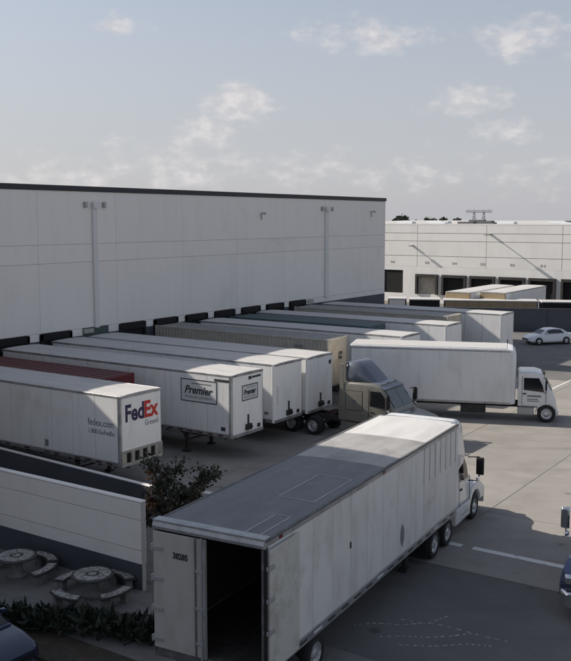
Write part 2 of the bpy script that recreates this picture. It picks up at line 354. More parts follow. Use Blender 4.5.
# local: x along the wall (u-34), y = depth into the building (-v side), z up
def wl(u): return u - 34
x0, x1 = wl(20.6), wl(80.27)
MB().box(x0 + .05, x1 - .05, .12, 34, 0, WTOP - .1).build('core', M['wall_core'], wh)
joints = [20.6, 24.2, 30.65, 37.1, 43.57, 50.1, 56.45, 62.8, 69.2, 75.55, 80.27]
rows = [(4.55, 8.66), (8.66, 9.77), (9.77, WTOP - .32)]
pc = {}
for a, b in zip(joints, joints[1:]):
    for z0, z1 in rows:
        key = (round(b - a, 2), z0)
        if key not in pc: pc[key] = MB().box(0, b - a - .014, 0, .14, 0, z1 - z0 - .014).mesh('wall_panel', M['wall_w'], bevel=.008)
        inst('wall_panel', pc[key], wh, (wl(a) + .007, 0, z0 + .007))
DOORS = [25.0 + 3.315 * i for i in range(13)]      # centres along u
DW = 1.13
edges = [20.6]
for d in DOORS: edges += [d - DW, d + DW]
edges.append(80.27)
for a, b in zip(edges[0::2], edges[1::2]):
    MB().box(wl(a) + .004, wl(b) - .004, 0, .14, 4.104, 4.545).build('wall_panel', M['wall_w'], wh)
    MB().box(wl(a) + .004, wl(b) - .004, -.012, .14, 0, 4.1).build('base_band', M['band'], wh)
seal_me = MB().box(-DW - .14, -DW + .12, -.1, .1, 1.1, 4.5).box(DW - .12, DW + .14, -.1, .1, 1.1, 4.5).box(-DW - .14, DW + .14, -.1, .1, 4.1, 4.52).mesh('dock_seal', M['black'], bevel=.03)
leaf_me = MB().box(-DW + .1, DW - .1, .03, .1, 1.1, 4.15).mesh('dock_door', M['dark'])
pit_me = MB().box(-DW + .02, DW - .02, .02, .13, 0, 1.08).mesh('dock_pit', M['dark'])
for i, d in enumerate(DOORS):
    if i == 5:      # a slot shut by a green door
        MB().box(-DW + .02, DW - .02, .0, .1, 1.1, 4.53).build('dock_door', M['door_green'], wh, (wl(d), 0, 0)); continue
    s = inst('dock_seal', seal_me, wh, (wl(d), 0, 0)); inst('dock_door', leaf_me, wh, (wl(d), 0, 0)); inst('dock_pit', pit_me, wh, (wl(d), 0, 0))
MB().box(x0 - .04, x1 + .06, -.07, .35, WTOP - .31, WTOP).build('coping', M['coping'], wh)
MB().box(x0, x1, .36, 34, WTOP - .5, WTOP - .3).build('roof', M['roofing'], wh)
MB().box(x1 - .05, x1 + .001, .13, 34, 4.316, WTOP - .32).build('end_wall', M['wall_w'], wh)
MB().box(x1 - .05, x1 + .012, .13, 34, 0, 4.31).build('end_band', M['band'], wh)
for u0, wd in ((41.62, .36), (69.33, .5)):
    MB().box(-wd / 2, wd / 2, -.16, -.003, 4.5, 12.2).build('downpipe', M['pipe'], wh, (wl(u0), 0, 0), bevel=.02)
    MB().prism([(-wd * .5, 11.95), (wd * .5, 11.95), (wd * .85, 12.35), (-wd * .85, 12.35)], 'y', -.3, -.165).build('rain_hopper', M['pipe'], wh, (wl(u0), 0, 0))
    for sx in (-.75, .85): MB().box(sx - .1, sx + .1, -.2, -.003, 12.0, 12.35).build('wall_light', M['steel'], wh, (wl(u0), 0, 0), bevel=.02)
for u0, z0 in ((59.6, 11.75), (77.4, 12.0)):
    MB().box(-.04, .04, -.3, -.003, -.04, .04).box(-.09, .09, -.45, -.28, -.12, .06).box(-.04, .04, -.08, -.003, -.5, 0).build('wall_light', M['steel'], wh, (wl(u0), 0, z0), bevel=.01)
for u0 in (40.9, 66.75): MB().box(-.42, .42, -.12, -.003, 4.2, 4.5).build('vent_box', M['steel'], wh, (wl(u0), 0, 0), bevel=.02)

# the taller wing beyond the left edge; its corner shades the front of the yard
wing = thing('warehouse_wing', 'tall pale wing of the warehouse past the left edge of the view', 'building', P(20.4, -28.2), ROT_U)
MB().box(-36, -.02, .14, 15, 0, 16.4).build('core', M['wall_core'], wing)
for i in range(6):
    for z0, z1 in ((4.3, 8.66), (8.66, 9.77), (9.77, 16.2)):
        MB().box(-36 + i * 6 + .015, -30 + i * 6 - .015, 0, .15, z0 + .015, z1 - .015).build('wall_panel', M['wall_w'], wing)
    MB().box(-36 + i * 6 + .015, -30 + i * 6 - .015, -.01, .15, 0, 4.29).build('base_band', M['band'], wing)
MB().box(-36, 0, .16, 15, 16.2, 16.5).build('roof', M['coping'], wing)
MB().box(-.03, 0, .16, 15, 0, 16.19).build('end_wall', M['wall_w'], wing)

# ------------------------------------------------------------------ screen wall, low dock wall, dark boundary wall
sw = thing('screen_wall', 'white screen wall with two grooves and a dark base beside the picnic tables', 'wall', P(20.05, -28.1), ROT_V)
SWL = 9.3
MB().box(0, SWL, .03, .2, 0, 2.82).build('core', M['wall_core'], sw)
for z0, z1 in ((.86, 1.3), (1.3, 2.25), (2.25, 2.8)):
    MB().box(0, SWL, 0, .028, z0 + .012, z1 - .012).build('wall_panel', M['wall_w'], sw, bevel=.006)
    MB().box(0, SWL, .202, .23, z0 + .012, z1 - .012).build('wall_panel', M['wall_w'], sw, bevel=.006)
MB().box(0, SWL, -.004, .028, .06, .885).build('base_band', M['band'], sw)
MB().box(0, SWL + .03, -.004, .234, 2.805, 2.85).build('coping', M['wall_w'], sw, bevel=.01)
lw = thing('low_dock_wall', 'low dark wall with a pale cap in front of the nearest trailer', 'wall', P(26.9, -38), ROT_V - R(4.0))
MB().box(0, 14.8, -.1, .1, 0, 1.08).build('wall_body', M['band'], lw)
MB().box(-.02, 14.83, -.105, .105, 1.084, 1.125).build('cap', M['pipe'], lw, bevel=.01)
bw_a, bw_b = Vector((10.9, 95.4, 0)), Vector((38, 91.2, 0)); d = bw_b - bw_a
bw = thing('boundary_wall', 'dark blue grey boundary wall across the far end of the yard', 'wall', bw_a, math.atan2(d.y, d.x))
n = 7; pl = d.length / n
bp_me = MB().box(.015, pl - .015, 0, .2, 0, 2.28).mesh('wall_panel', M['band'], bevel=.01)
for i in range(n): inst('wall_panel', bp_me, bw, (i * pl, 0, 0))
MB().box(0, d.length, -.03, .23, 2.284, 2.34).build('coping', M['band'], bw)

# ------------------------------------------------------------------ wheels shared by the vehicles
def wheel_meshes(r, wdt, rim_m):
    t = MB().lathe([(r * .62, -wdt / 2), (r * .9, -wdt / 2), (r * .985, -wdt * .38), (r, -wdt * .2), (r, wdt * .2), (r * .985, wdt * .38), (r * .9, wdt / 2), (r * .62, wdt / 2)], 28).mesh('tyre', M['tyre'], smooth=40)
    h = MB().lathe([(r * .64, wdt / 2 - .015), (r * .6, wdt / 2 - .01), (r * .56, wdt / 2 - .07), (r * .42, wdt / 2 - .1), (r * .3, wdt / 2 - .08), (r * .27, wdt / 2 - .02), (r * .18, wdt / 2), (.001, wdt / 2)], 24)
    for k in range(10):
        a = 2 * math.pi * k / 10; h.cyl((math.cos(a) * r * .36, wdt / 2 - .1, math.sin(a) * r * .36), (math.cos(a) * r * .36, wdt / 2 - .06, math.sin(a) * r * .36), r * .035, n=6)
    return t, h.mesh('rim', rim_m, smooth=35)
WM = {'truck': wheel_meshes(.5, .28, M['rim']), 'dual': wheel_meshes(.5, .56, M['rim']), 'car': wheel_meshes(.32, .21, M['rim'])}
def wheel(kind, parent, x, y, z, side):      # side -1: outer face towards -y
    t, h = WM[kind]; rz = math.pi if side < 0 else 0
    o = inst('wheel', t, parent, (x, y, z), (0, 0, rz)); inst('rim', h, o)
    return o

# ------------------------------------------------------------------ trailers
GEAR = None
def landing_gear(parent, x, zb):
    m = MB()
    for s in (-1, 1):
        m.box(x - .07, x + .07, s * .95 - .07, s * .95 + .07, .1, zb); m.box(x - .17, x + .17, s * .95 - .13, s * .95 + .13, 0.005, .1)
        m.cyl((x - .75, s * .5, zb), (x, s * .95, .55), .035, n=6)
    m.cyl((x, -.95, .6), (x, .95, .6), .04, n=6); m.cyl((x, -.95, .95), (x, .95, .4), .025, n=6)
    return m.build('landing_gear', M['frame'], parent)
def bogie(parent, xc, W):
    m = MB()
    for dx in (-.65, .65): m.cyl((xc + dx, -W / 2 + .3, .5), (xc + dx, W / 2 - .3, .5), .07, n=8)
    m.box(xc - 1.5, xc + 1.5, -.6, -.48, .7, 1.0).box(xc - 1.5, xc + 1.5, .48, .6, .7, 1.0)
    m.build('bogie_frame', M['frame'], parent)
    for dx in (-.65, .65):
        for s in (-1, 1): wheel('dual', parent, xc + dx, s * (W / 2 - .29), .5, s)
panel_cache = {}
def panel(key, fn):
    if key not in panel_cache: panel_cache[key] = fn()
    return panel_cache[key]
def trailer(name, label, cat, loc, rz, L=16.15, W=2.6, zb=1.1, zt=4.1, side='tw', roof='roof_w', nose='nose', group=None, npan=13, gear=True, wheels=True, gearx=-2.9, rail='rail', nose_bits=True, base_h=.0, post=None):
    t = thing(name, label, cat, loc, rz, group); h = W / 2
    MB().box(-L + .05, -.07, -h + .035, h - .035, zb + .12, zt - .05).build('inner_shell', M['rail_d'], t)
    pw = (L - .24) / npan
    me = panel((round(pw, 3), zb, zt, side), lambda: MB().box(.008, pw - .008, 0, .03, zb + .19, zt - .135).mesh('side_panel', M[side], bevel=.005))
    for i in range(npan):
        inst('side_panel', me, t, (-.12 - (i + 1) * pw, -h + .004, 0)); inst('side_panel', me, t, (-.12 - (i + 1) * pw, h - .034, 0))
    for s in (-1, 1):
        y0, y1 = sorted((s * h, s * (h - .06)))
        MB().box(-L, -.1, y0, y1, zt - .13, zt - .02).build('top_rail', M[rail], t, bevel=.008)
        b = MB().box(-L, -.1, y0, y1, zb, zb + .185).build('bottom_rail', M[rail], t, bevel=.008)
        tp = MB()
        x = -.5
        while x > -L + .6:
            tp.box(x - .32, x, min(s * h, s * (h + .004)), max(s * h, s * (h + .004)), zb + .05, zb + .11); x -= .62 if random.random() < .8 else 1.3
        tag(tp.build('reflective_tape', M['tape_r'], b), kind='stuff')
    rp = [(-h + .02, zt - .035), (-h * .6, zt + .005), (0, zt + .02), (h * .6, zt + .005), (h - .02, zt - .035), (h - .02, zt - .06), (-h + .02, zt - .06)]
    MB().prism(rp, 'x', -L + .02, -.02).build('roof', M[roof], t)
    MB().box(-.07, 0, -h + .11, h - .11, zb + base_h + .02, zt - .13).build('nose_panel', M[nose], t, bevel=.01)
    MB().box(-.12, .012, -h + .05, h - .05, zt - .128, zt - .022).build('nose_top_rail', M[rail], t, bevel=.01)
    for s in (-1, 1):
        MB().cyl((-.12, s * (h - .115), zb), (-.12, s * (h - .115), zt - .03), .117, n=16).build('corner_post', M[post or nose], t, smooth=40)
    MB().box(-.1, .02, -h + .06, h - .06, zb - .02, zb + .14).build('nose_sill', M[rail], t, bevel=.01)
    MB().box(-L + .1, -.15, -h + .1, h - .1, zb + .03, zb + .11).build('floor', M['frame'], t)
    um = MB().box(-L + .2, -.3, -.55, -.43, zb - .22, zb + .03).box(-L + .2, -.3, .43, .55, zb - .22, zb + .03)
    for k in range(int(L / .9)): um.box(-.5 - k * .9, -.42 - k * .9, -h + .1, h - .1, zb - .1, zb + .03)
    um.build('underframe', M['frame'], t)
    if nose_bits:
        lm = MB()
        for y in (-1.0, -.25, 0, .25, 1.0): lm.box(.012, .03, y - .05, y + .05, zt - .1, zt - .055)
        lm.build('marker_lights', M['amber'], t)
        gl = MB().box(0, .1, -.22, .22, zb + .22, zb + .5).cyl((.06, -.1, zb + .36), (.18, -.1, zb + .36), .05).cyl((.06, .12, zb + .36), (.18, .12, zb + .36), .05).box(0, .04, -.05, .05, zb + .5, zb + .95).box(0, .05, .75, .95, zb + .2, zb + .38)
        gl.build('air_line_box', M['frame'], t)
    if gear: landing_gear(t, gearx, zb - .02)
    if wheels: bogie(t, -L + 2.6, W)
    return t
def corrugated(L, z0, z1, pitch=.28, dep=.036):
    m = MB(); xs = []; x = 0
    while x < L - 1e-6:
        for dx, o in ((0, 0), (pitch * .28, 0), (pitch * .45, dep), (pitch * .78, dep)): xs.append((min(x + dx, L), o))
        x += pitch
    xs.append((L, 0)); vs = []; 
    for x, o in xs: vs += [(x, o, z0), (x, o, z1)]
    return m.add(vs, [(2 * i, 2 * i + 2, 2 * i + 3, 2 * i + 1) for i in range(len(xs) - 1)])
def container(name, label, loc, rz, L=12.2, W=2.44, zb=1.2, zt=4.1, body='beige', roof='beige', end='beige', group=None, chassis=True, end_m=None):
    t = thing(name, label, 'container', loc, rz, group); h = W / 2
    for s in (-1, 1):
        a = corrugated(L - .3, zb + .15, zt - .12)
        if s < 0: a.build('corrugated_side', M[body], t, (-L + .15, -h + .012, 0))
        else: a.build('corrugated_side', M[body], t, (-.15, h - .012, 0), (0, 0, math.pi))
        y0, y1 = sorted((s * h, s * (h - .08)))
        MB().box(-L + .15, -.15, y0, y1, zt - .12, zt).build('top_rail', M[body], t, bevel=.01)
        MB().box(-L + .15, -.15, y0, y1, zb, zb + .15).build('bottom_rail', M[body], t, bevel=.01)
        for x in (-L, -.15): MB().box(x, x + .15, *sorted((s * (h + .006), s * (h - .15))), zb, zt + .012).build('corner_post', M[body], t, bevel=.01)
    rm = MB(); k = int((L - .3) / .5); px = (L - .3) / k
    rm.box(-L + .15, -.15, -h + .085, h - .085, zt - .09, zt - .03)
    for i in range(k): rm.box(-.15 - i * px - px * .8, -.15 - i * px - px * .2, -h + .12, h - .12, zt - .031, zt - .008)
    rm.build('roof', M[roof], t)
    MB().box(-L + .15, -.15, -h + .1, h - .1, zb, zb + .12).build('floor', M['frame'], t)
    MB().box(-L + .03, -L + .1, -h + .15, h - .15, zb + .1, zt - .1).build('door_end', M[body], t)
    e = corrugated(W - .32, zb + .16, zt - .13, .26); e.build('end_wall', M[end], t, (-.02, -h + .16, 0), (0, 0, math.pi / 2))
    MB().box(-.15, .0, -h + .15, h - .15, zt - .13, zt - .004).build('end_header', M[end], t, bevel=.01)
    MB().box(-.15, .0, -h + .15, h - .15, zb, zb + .16).build('end_sill', M[body], t, bevel=.01)
    if chassis:
        c = MB().box(-L, .3, -.5, -.36, zb - .3, zb - .01).box(-L, .3, .36, .5, zb - .3, zb - .01)
        for x in (-L + .1, -.2): c.box(x, x + .15, -h + .05, h - .05, zb - .2, zb - .012)
        c.build('chassis', M['frame'], t); landing_gear(t, -2.6, zb - .3); bogie(t, -L + 1.9, 2.5)
    return t

DOCK = 'trailers backed up to the dock wall'
# 1 nearest trailer with the big letters on its nose
t = trailer('box_trailer', 'white trailer with big purple and red-orange letters on its nose', 'trailer', P(28.45, -26.5), ROT_V, group=DOCK, npan=12, nose='nose', nose_bits=False, base_h=.62, rail='rail', post='rail')
MB().box(-.07, .03, -1.24, 1.24, 1.14, 1.24).box(-.07, .03, -1.24, 1.24, 1.66, 1.76).box(-.07, .03, -1.24, -1.16, 1.24, 1.66).box(-.07, .03, 1.16, 1.24, 1.24, 1.66).build('grille_frame', M['tan'], t)
for k in range(5): MB().box(-.07, .02, -1.16 + k * .49, -1.16 + k * .49 + .2, 1.245, 1.655).build('grille_bar', M['tan'], t)
MB().box(-.1, -.06, -1.16, 1.16, 1.24, 1.66).build('grille_void', M['dark'], t)
text('Fed', .98, M['purple'], t, (.006, -1.02, 2.98), FACE_NOSE, bold=.03, width=1.13)
text('Ex', .98, M['orange'], t, (.006, .13, 2.98), FACE_NOSE, bold=.03, width=.87)
text('Ground', .34, M['greyink'], t, (.006, .18, 2.62), FACE_NOSE, width=.82)
text('fedex.com', .42, M['greyink'], t, (-1.86, -1.298, 2.72), FACE_RIGHT, bold=.004, width=1.5)
text('1.800.GoFedEx', .27, M['greyink'], t, (-1.86, -1.298, 2.38), FACE_RIGHT, bold=.004, width=1.5)
MB().box(-4.55, -4.32, -1.303, -1.298, 1.42, 1.72).build('placard', M['greyink'], t)
# 2 red container
container('shipping_container', 'dark red corrugated container behind the lettered trailer', P(31.7, -31.1), ROT_V, L=11.3, zb=1.1, zt=3.85, body='red', roof='red_roof', end='red')
# 3 trailer with the framed sign
t = trailer('box_trailer', 'white trailer with black framed signs on its side and nose', 'trailer', P(35.05, -25.8), ROT_V, group=DOCK, side='tw2', npan=12, gearx=-3.0, post='rail')
def framed(parent, x0, x1, z0, z1, rot, face, title, sub):
    W_, H_ = x1 - x0, z1 - z0; loc = face
    s = inst('sign_board', MB().box(0, W_, -.004, .0, 0, H_).mesh('sign_board', M['signw']), parent, loc, rot)
    b = .045
    MB().box(0, W_, -.012, -.004, 0, b).box(0, W_, -.012, -.004, H_ - b, H_).box(0, b, -.012, -.004, b, H_ - b).box(W_ - b, W_, -.012, -.004, b, H_ - b).build('sign_frame', M['ink'], s)
    text(title, H_ * .48, M['ink'], s, (W_ * .1, -.008, H_ * .37), FACE_RIGHT, bold=.012, shear=.3, width=W_ * .78)
    text(sub, H_ * .14, M['greyink'], s, (W_ * .1, -.008, H_ * .17), FACE_RIGHT, width=W_ * .78)
    MB().box(W_ * .3, W_ * .85, -.008, -.004, H_ * .8, H_ * .83).build('sign_swoosh', M['ink'], s)
framed(t, -3.05, -.85, 2.62, 3.72, (0, 0, 0), (-3.05, -1.298, 2.62), 'Premier', 'TRAILER LEASING')
framed(t, 0, 1.28, 2.75, 3.5, (0, 0, R(90)), (.003, -.48, 2.75), 'Premier', 'TRAILER LEASING')
MB().box(0, .006, .05, .3, 3.72, 3.88).box(0, .006, .34, 1.05, 3.76, 3.86).build('nose_print', M['ink'], t)
MB().box(-1.0, -.14, -1.306, -1.298, 3.74, 3.86).build('number_plate', M['ink'], t)
MB().box(-.62, -.36, -1.304, -1.298, 1.42, 1.6).build('placard', M['ink'], t)
# 4, 5
t = trailer('box_trailer', 'plain white trailer between the framed-sign trailer and the taupe truck', 'trailer', P(38.9, -26.05), ROT_V, group=DOCK, npan=13, gearx=-2.6)
MB().box(-.62, -.36, -1.304, -1.298, 1.5, 1.64).build('placard', M['greyink'], t)
mm = MB()
for k in range(9): mm.box(0, .006, -1.02, -.97, 2.0 + k * .11, 2.06 + k * .11)
mm.build('stencil', M['greyink'], t)
HITCHED = P(41.75, -25.9)
t = trailer('box_trailer', 'white trailer with rounded bright nose hitched to the taupe truck', 'trailer', HITCHED, ROT_V, group=DOCK, npan=13, gear=True, gearx=-3.4, nose='tw2')
MB().box(0, .02, .85, 1.05, 3.5, 3.72).build('nose_box', M['frame'], t)
# 6 beige corrugated container on a chassis with a cream end
t = container('shipping_container', 'beige corrugated container with a cream end behind the taupe truck', P(48.1, -28.6), ROT_V, L=13.7, zb=1.25, zt=4.15, body='beige', roof='roof_g', end='cream')
MB().box(-2.4, -1.75, -1.226, -1.221, 3.55, 3.7).box(-2.4, -1.2, -1.226, -1.221, 3.28, 3.43).build('container_number', M['greyink'], t)
tri = MB().box(.03, .036, .1, .18, 2.9, 3.3).box(.03, .036, .18, .42, 2.85, 2.98).box(.03, .036, .28, .44, 3.12, 3.3); tri.build('black_mark', M['ink'], t)
# 7..11
trailer('box_trailer', 'white trailer with a lit roof end just past the beige container', 'trailer', P(52.55, -25.85), ROT_V, group=DOCK, roof='roof_w', npan=13)
container('shipping_container', 'dark teal corrugated container between two white trailers at the docks', P(56.4, -30.4), ROT_V, L=11.9, zb=1.2, zt=4.05, body='teal', roof='teal', end='teal')
trailer('box_trailer', 'white panelled trailer between the teal and the far beige container', 'trailer', P(59.75, -26.1), ROT_V, group=DOCK, side='tw2', npan=13)
t = container('shipping_container', 'beige corrugated container with a tan end near the far trailer', P(64.6, -28.2), ROT_V, L=13.7, zb=1.25, zt=4.15, body='beige', roof='roof_g', end='cream')
trailer('box_trailer', 'farthest white trailer at the docks with dark seams between tall panels', 'trailer', P(68.7, -25.6), ROT_V, group=DOCK, side='tw2', npan=11, zt=4.12)

# ------------------------------------------------------------------ tractors
def tractor(name, label, loc, rz, paint, defl, xb=2.0, sl=2.0, full=False, cab_top=3.05, group=None):
    t = thing(name, label, 'truck', loc, rz, group); d = xb + sl; p = M[paint]; hw, ht = 1.22, 1.14; zc0 = .98
    xs = d + 2.1          # steer axle
    f = MB().box(-1.5, d + 3.2, -.46, -.36, .75, 1.02).box(-1.5, d + 3.2, .36, .46, .75, 1.02)
    for x in (-1.45, -.05, 1.2, xb + .2): f.box(x, x + .12, -.36, .36, .78, 1.0)
    for x in (-.6, .75): f.cyl((x, -1.0, .5), (x, 1.0, .5), .09, n=8)
    f.cyl((xs, -.9, .5), (xs, .9, .5), .07, n=8)
    f.build('chassis', M['frame'], t)
    MB().cyl((-.05, 0, 1.06), (-.05, 0, 1.14), .48, n=20).box(-.9, -.3, -.4, .4, 1.03, 1.1).build('fifth_wheel', M['rust'], t)
    for x in (-.6, .75):
        for s in (-1, 1): wheel('dual', t, x, s * .98, .5, s)
    for s in (-1, 1): wheel('truck', t, xs, s * 1.04, .5, s)
    for s in (-1, 1):
        MB().box(-1.55, -1.52, s * 1.0 - .3, s * 1.0 + .3, .3, .98).build('mud_flap', M['black'], t)
    # cab shell
    A = [ring(xb, hw, ht, zc0, cab_top - .06, .1), ring(xb + .08, hw + .01, ht + .01, zc0, cab_top, .16), ring(d + .2, hw + .01, ht + .01, zc0, cab_top, .16),
         ring(d + .62, hw, ht - .02, zc0, cab_top - .1, .17), ring(d + .8, hw, ht - .04, zc0, cab_top - .22, .15), ring(d + 1.5, hw - .05, hw - .1, zc0, 1.78, .1), ring(d + 1.58, hw - .08, hw - .14, zc0 + .02, 1.66, .08)]
    cab = MB().loft(A).build('cab', p, t, smooth=38)
    # hood, fenders, bumper, grille
    Hd = [ring(d + 1.45, 1.0, .93, .95, 1.74, .14), ring(d + 2.2, .95, .86, .9, 1.66, .16), ring(d + 2.95, .86, .76, .85, 1.5, .18), ring(d + 3.28, .78, .66, .82, 1.3, .2), ring(d + 3.36, .7, .58, .84, 1.18, .2)]
    MB().loft(Hd).build('hood', p, t, smooth=40)
    arc = [(xs + .62 * math.cos(R(a)), .5 + .62 * math.sin(R(a))) for a in range(10, 171, 16)]
    out = [(d + 1.35, .6), (d + 1.4, 1.05), (d + 1.6, 1.3), (d + 2.0, 1.42), (d + 2.5, 1.4), (d + 2.95, 1.22), (d + 3.25, .98), (d + 3.3, .6)]
    poly = out + [q for q in arc]
    for s in (-1, 1):
        y0, y1 = sorted((s * .7, s * 1.2)); MB().prism(poly, 'y', y0, y1).build('fender', p, t, smooth=40, bevel=.04)
        MB().loft([ring(d + 3.1, .17, .16, .98, 1.2, .06, yc=s * .93), ring(d + 3.32, .13, .11, 1.0, 1.17, .05, yc=s * .9)]).build('headlight', M['chrome'], t, smooth=40)
    MB().loft([ring(d + 3.2, 1.2, 1.18, .36, .84, .08), ring(d + 3.42, 1.14, 1.12, .38, .84, .1), ring(d + 3.58, .95, .93, .42, .8, .12)]).build('bumper', p if paint != 'cab_b' else M['chrome'], t, smooth=40)
    gm = MB().box(d + 3.3, d + 3.38, -.55, .55, .88, 1.2).build('grille', M['black'], t)
    for k in range(4): MB().box(d + 3.385, d + 3.41, -.52, .52, .9 + k * .08, .93 + k * .08).build('grille_bar', M['chrome'], gm)
    # windscreen: two panes on the sloped face
    def on_ws(tt, y):      # tt 0 at the top, 1 at the base
        return (d + .8 + .7 * tt + .03, y, cab_top - .22 + (1.78 - cab_top + .22) * tt + .028)
    for y0, y1 in ((-1.0, -.02), (.02, 1.0)):
        q = [on_ws(.1, y0 * .96), on_ws(.1, y1 * .96), on_ws(.88, y1), on_ws(.88, y0)]
        nrm = Vector((1.0, 0, .6)) * -.02
        MB().add(q + [tuple(Vector(v) + nrm) for v in q], [(0, 1, 2, 3), (7, 6, 5, 4), (0, 4, 5, 1), (1, 5, 6, 2), (2, 6, 7, 3), (3, 7, 4, 0)]).build('windscreen', M['windscreen'], t)
    MB().loft([ring(d + .66, 1.05, 1.0, cab_top - .2, cab_top - .13, .02), ring(d + .9, 1.03, 1.0, cab_top - .27, cab_top - .22, .015)]).build('sun_visor', M[defl], t)
    # sides
    def yside(z): return hw + .014 + (ht - hw) * (z - zc0) / (cab_top - zc0)
    def side_poly(pts, s, nm, m, off=.0, th=.012):
        a = [(x, s * (yside(z) + off), z) for x, z in pts]; b = [(x, s * (yside(z) + off - th), z) for x, z in pts]; n_ = len(a)
        return MB().add(a + b, [tuple(range(n_)), tuple(range(2 * n_ - 1, n_ - 1, -1))] + [(i, (i + 1) % n_, n_ + (i + 1) % n_, n_ + i) for i in range(n_)]).build(nm, m, t)
    for s in (-1, 1):
        side_poly([(d + .12, 1.92), (d + 1.12, 1.86), (d + .98, 2.32), (d + .72, 2.68), (d + .12, 2.68)], s, 'side_window', M['glass'], .003)
        for a, b in (((d + .04, 1.02), (d + .07, 2.76)), ((d + 1.26, 1.02), (d + 1.29, 1.9))):
            side_poly([(a[0], a[1]), (b[0], a[1]), (b[0], b[1]), (a[0], b[1])], s, 'door_seam', M['black'], .001)
        side_poly([(d + .16, 1.58), (d + .36, 1.58), (d + .36, 1.64), (d + .16, 1.64)], s, 'door_handle', M['black'], .02, .03)
        if sl > 1:
            fr = [(xb + .2, 1.6), (xb + 1.2, 1.6), (xb + 1.2, 2.62), (xb + .2, 2.62)]
            side_poly(fr, s, 'sleeper_hatch_seal', M['black'], .001)
            side_poly([(xb + .225, 1.625), (xb + 1.175, 1.625), (xb + 1.175, 2.595), (xb + .225, 2.595)], s, 'sleeper_hatch', p, .008)
            side_poly([(xb + .62, 2.0), (xb + .78, 2.0), (xb + .78, 2.16), (xb + .62, 2.16)], s, 'hatch_latch', M['rail_d'], .02)
        sk = MB().prism([(xb - .05, .42), (d + 1.3, .42), (d + 1.34, .97), (xb - .05, .97)], 'y', *sorted((s * 1.0, s * 1.24))).build('side_skirt', p, t, bevel=.03)
        MB().box(d + .25, d + 1.0, *sorted((s * 1.1, s * 1.26)), .66, .7).box(d + .25, d + 1.0, *sorted((s * 1.1, s * 1.26)), .47, .51).build('step', M['steel'], sk)
        et = (cab_top + 1.0) if not full else 4.08
        MB().prism([(xb - .22, 1.1), (xb + .06, 1.1), (xb + .1, et - .08), (xb - .12, et - .12)], 'y', *sorted((s * (hw - .03), s * (hw - .08)))).build('side_extender', p, t, bevel=.012)
        # mirrors
        mr_ = MB().tube([(d + 1.2, s * 1.15, 2.6), (d + 1.32, s * 1.5, 2.62), (d + 1.32, s * 1.5, 1.72), (d + 1.25, s * 1.15, 1.7)], .022, 6).build('mirror_arm', M['black'] if paint != 'cab_b' else M['chrome'], t)
        MB().loft([ring(d + 1.22, .1, .1, 1.98, 2.58, .04, yc=s * 1.53), ring(d + 1.32, .13, .13, 1.95, 2.61, .05, yc=s * 1.53), ring(d + 1.4, .09, .09, 2.0, 2.56, .05, yc=s * 1.53)]).build('mirror', M['black'] if paint != 'cab_b' else M['chrome'], mr_, smooth=40)
        MB().lathe([(.001, .1), (.07, .08), (.1, 0), (.001, -.04)], 12, 'y', (d + 1.3, s * 1.5, 1.8)).build('spot_mirror', M['chrome'], mr_, smooth=40)
    # roof fairing
    if full:
        F = [ring(xb - .06, 1.25, 1.2, cab_top - .6, 4.22, .22), ring(xb + .2, 1.25, 1.19, cab_top - .6, 4.25, .22), ring(d + .45, 1.235, 1.12, cab_top - .55, 4.14, .28), ring(d + .8, 1.2, 1.02, cab_top - .4, 3.82, .3), ring(d + 1.02, 1.1, .92, cab_top - .36, 3.4, .26), ring(d + 1.16, 1.0, .84, cab_top - .36, 2.95, .12)]
    else:
        F = [ring(xb + .1, 1.04, .9, cab_top - .1, 3.98, .34), ring(xb + .4, 1.06, .92, cab_top - .1, 4.08, .36), ring(xb + .72, 1.04, .88, cab_top - .1, 4.0, .36), ring(xb + 1.1, .98, .8, cab_top - .1, 3.7, .32), ring(xb + 1.45, .9, .72, cab_top - .1, 3.34, .2), ring(xb + 1.7, .8, .64, cab_top - .1, 3.06, .04)]
    fa = MB().loft(F).build('roof_fairing', M[defl], t, smooth=38)
    if not full:
        MB().tube([(xb + .1, 1.02, cab_top + .02), (xb + .06, .94, 3.95), (xb + .06, -.94, 3.95), (xb + .1, -1.02, cab_top + .02)], .05, 8).build('fairing_bar', p, fa)
        MB().loft([ring(d + .1, .98, .9, cab_top - .02, cab_top + .03, .02), ring(d + .6, .92, .86, cab_top - .12, cab_top - .04, .02)]).build('roof_panel', M[defl], t)
    for y in (-.75, 0, .75): MB().box(d + .5, d + .56, y - .04, y + .04, cab_top - .1, cab_top + .0).build('roof_light', M['amber'], t, bevel=.012)
    for s in (-1, 1): MB().cyl((1.15, s * .5, 1.1), (xb - .1, s * .3, 1.5), .03, n=6).build('air_hose', M['redlens'] if s < 0 else M['black'], t)
    MB().box(xb - .35, xb - .05, -.9, .9, .98, 1.06).build('deck_plate', M['steel'], t)
    return t
tractor('truck_tractor', 'taupe sleeper truck with slate roof fairing hitched to a white trailer', HITCHED - V_ * .45, ROT_V, 'cab_g', 'defl_g', xb=2.5, sl=1.5)

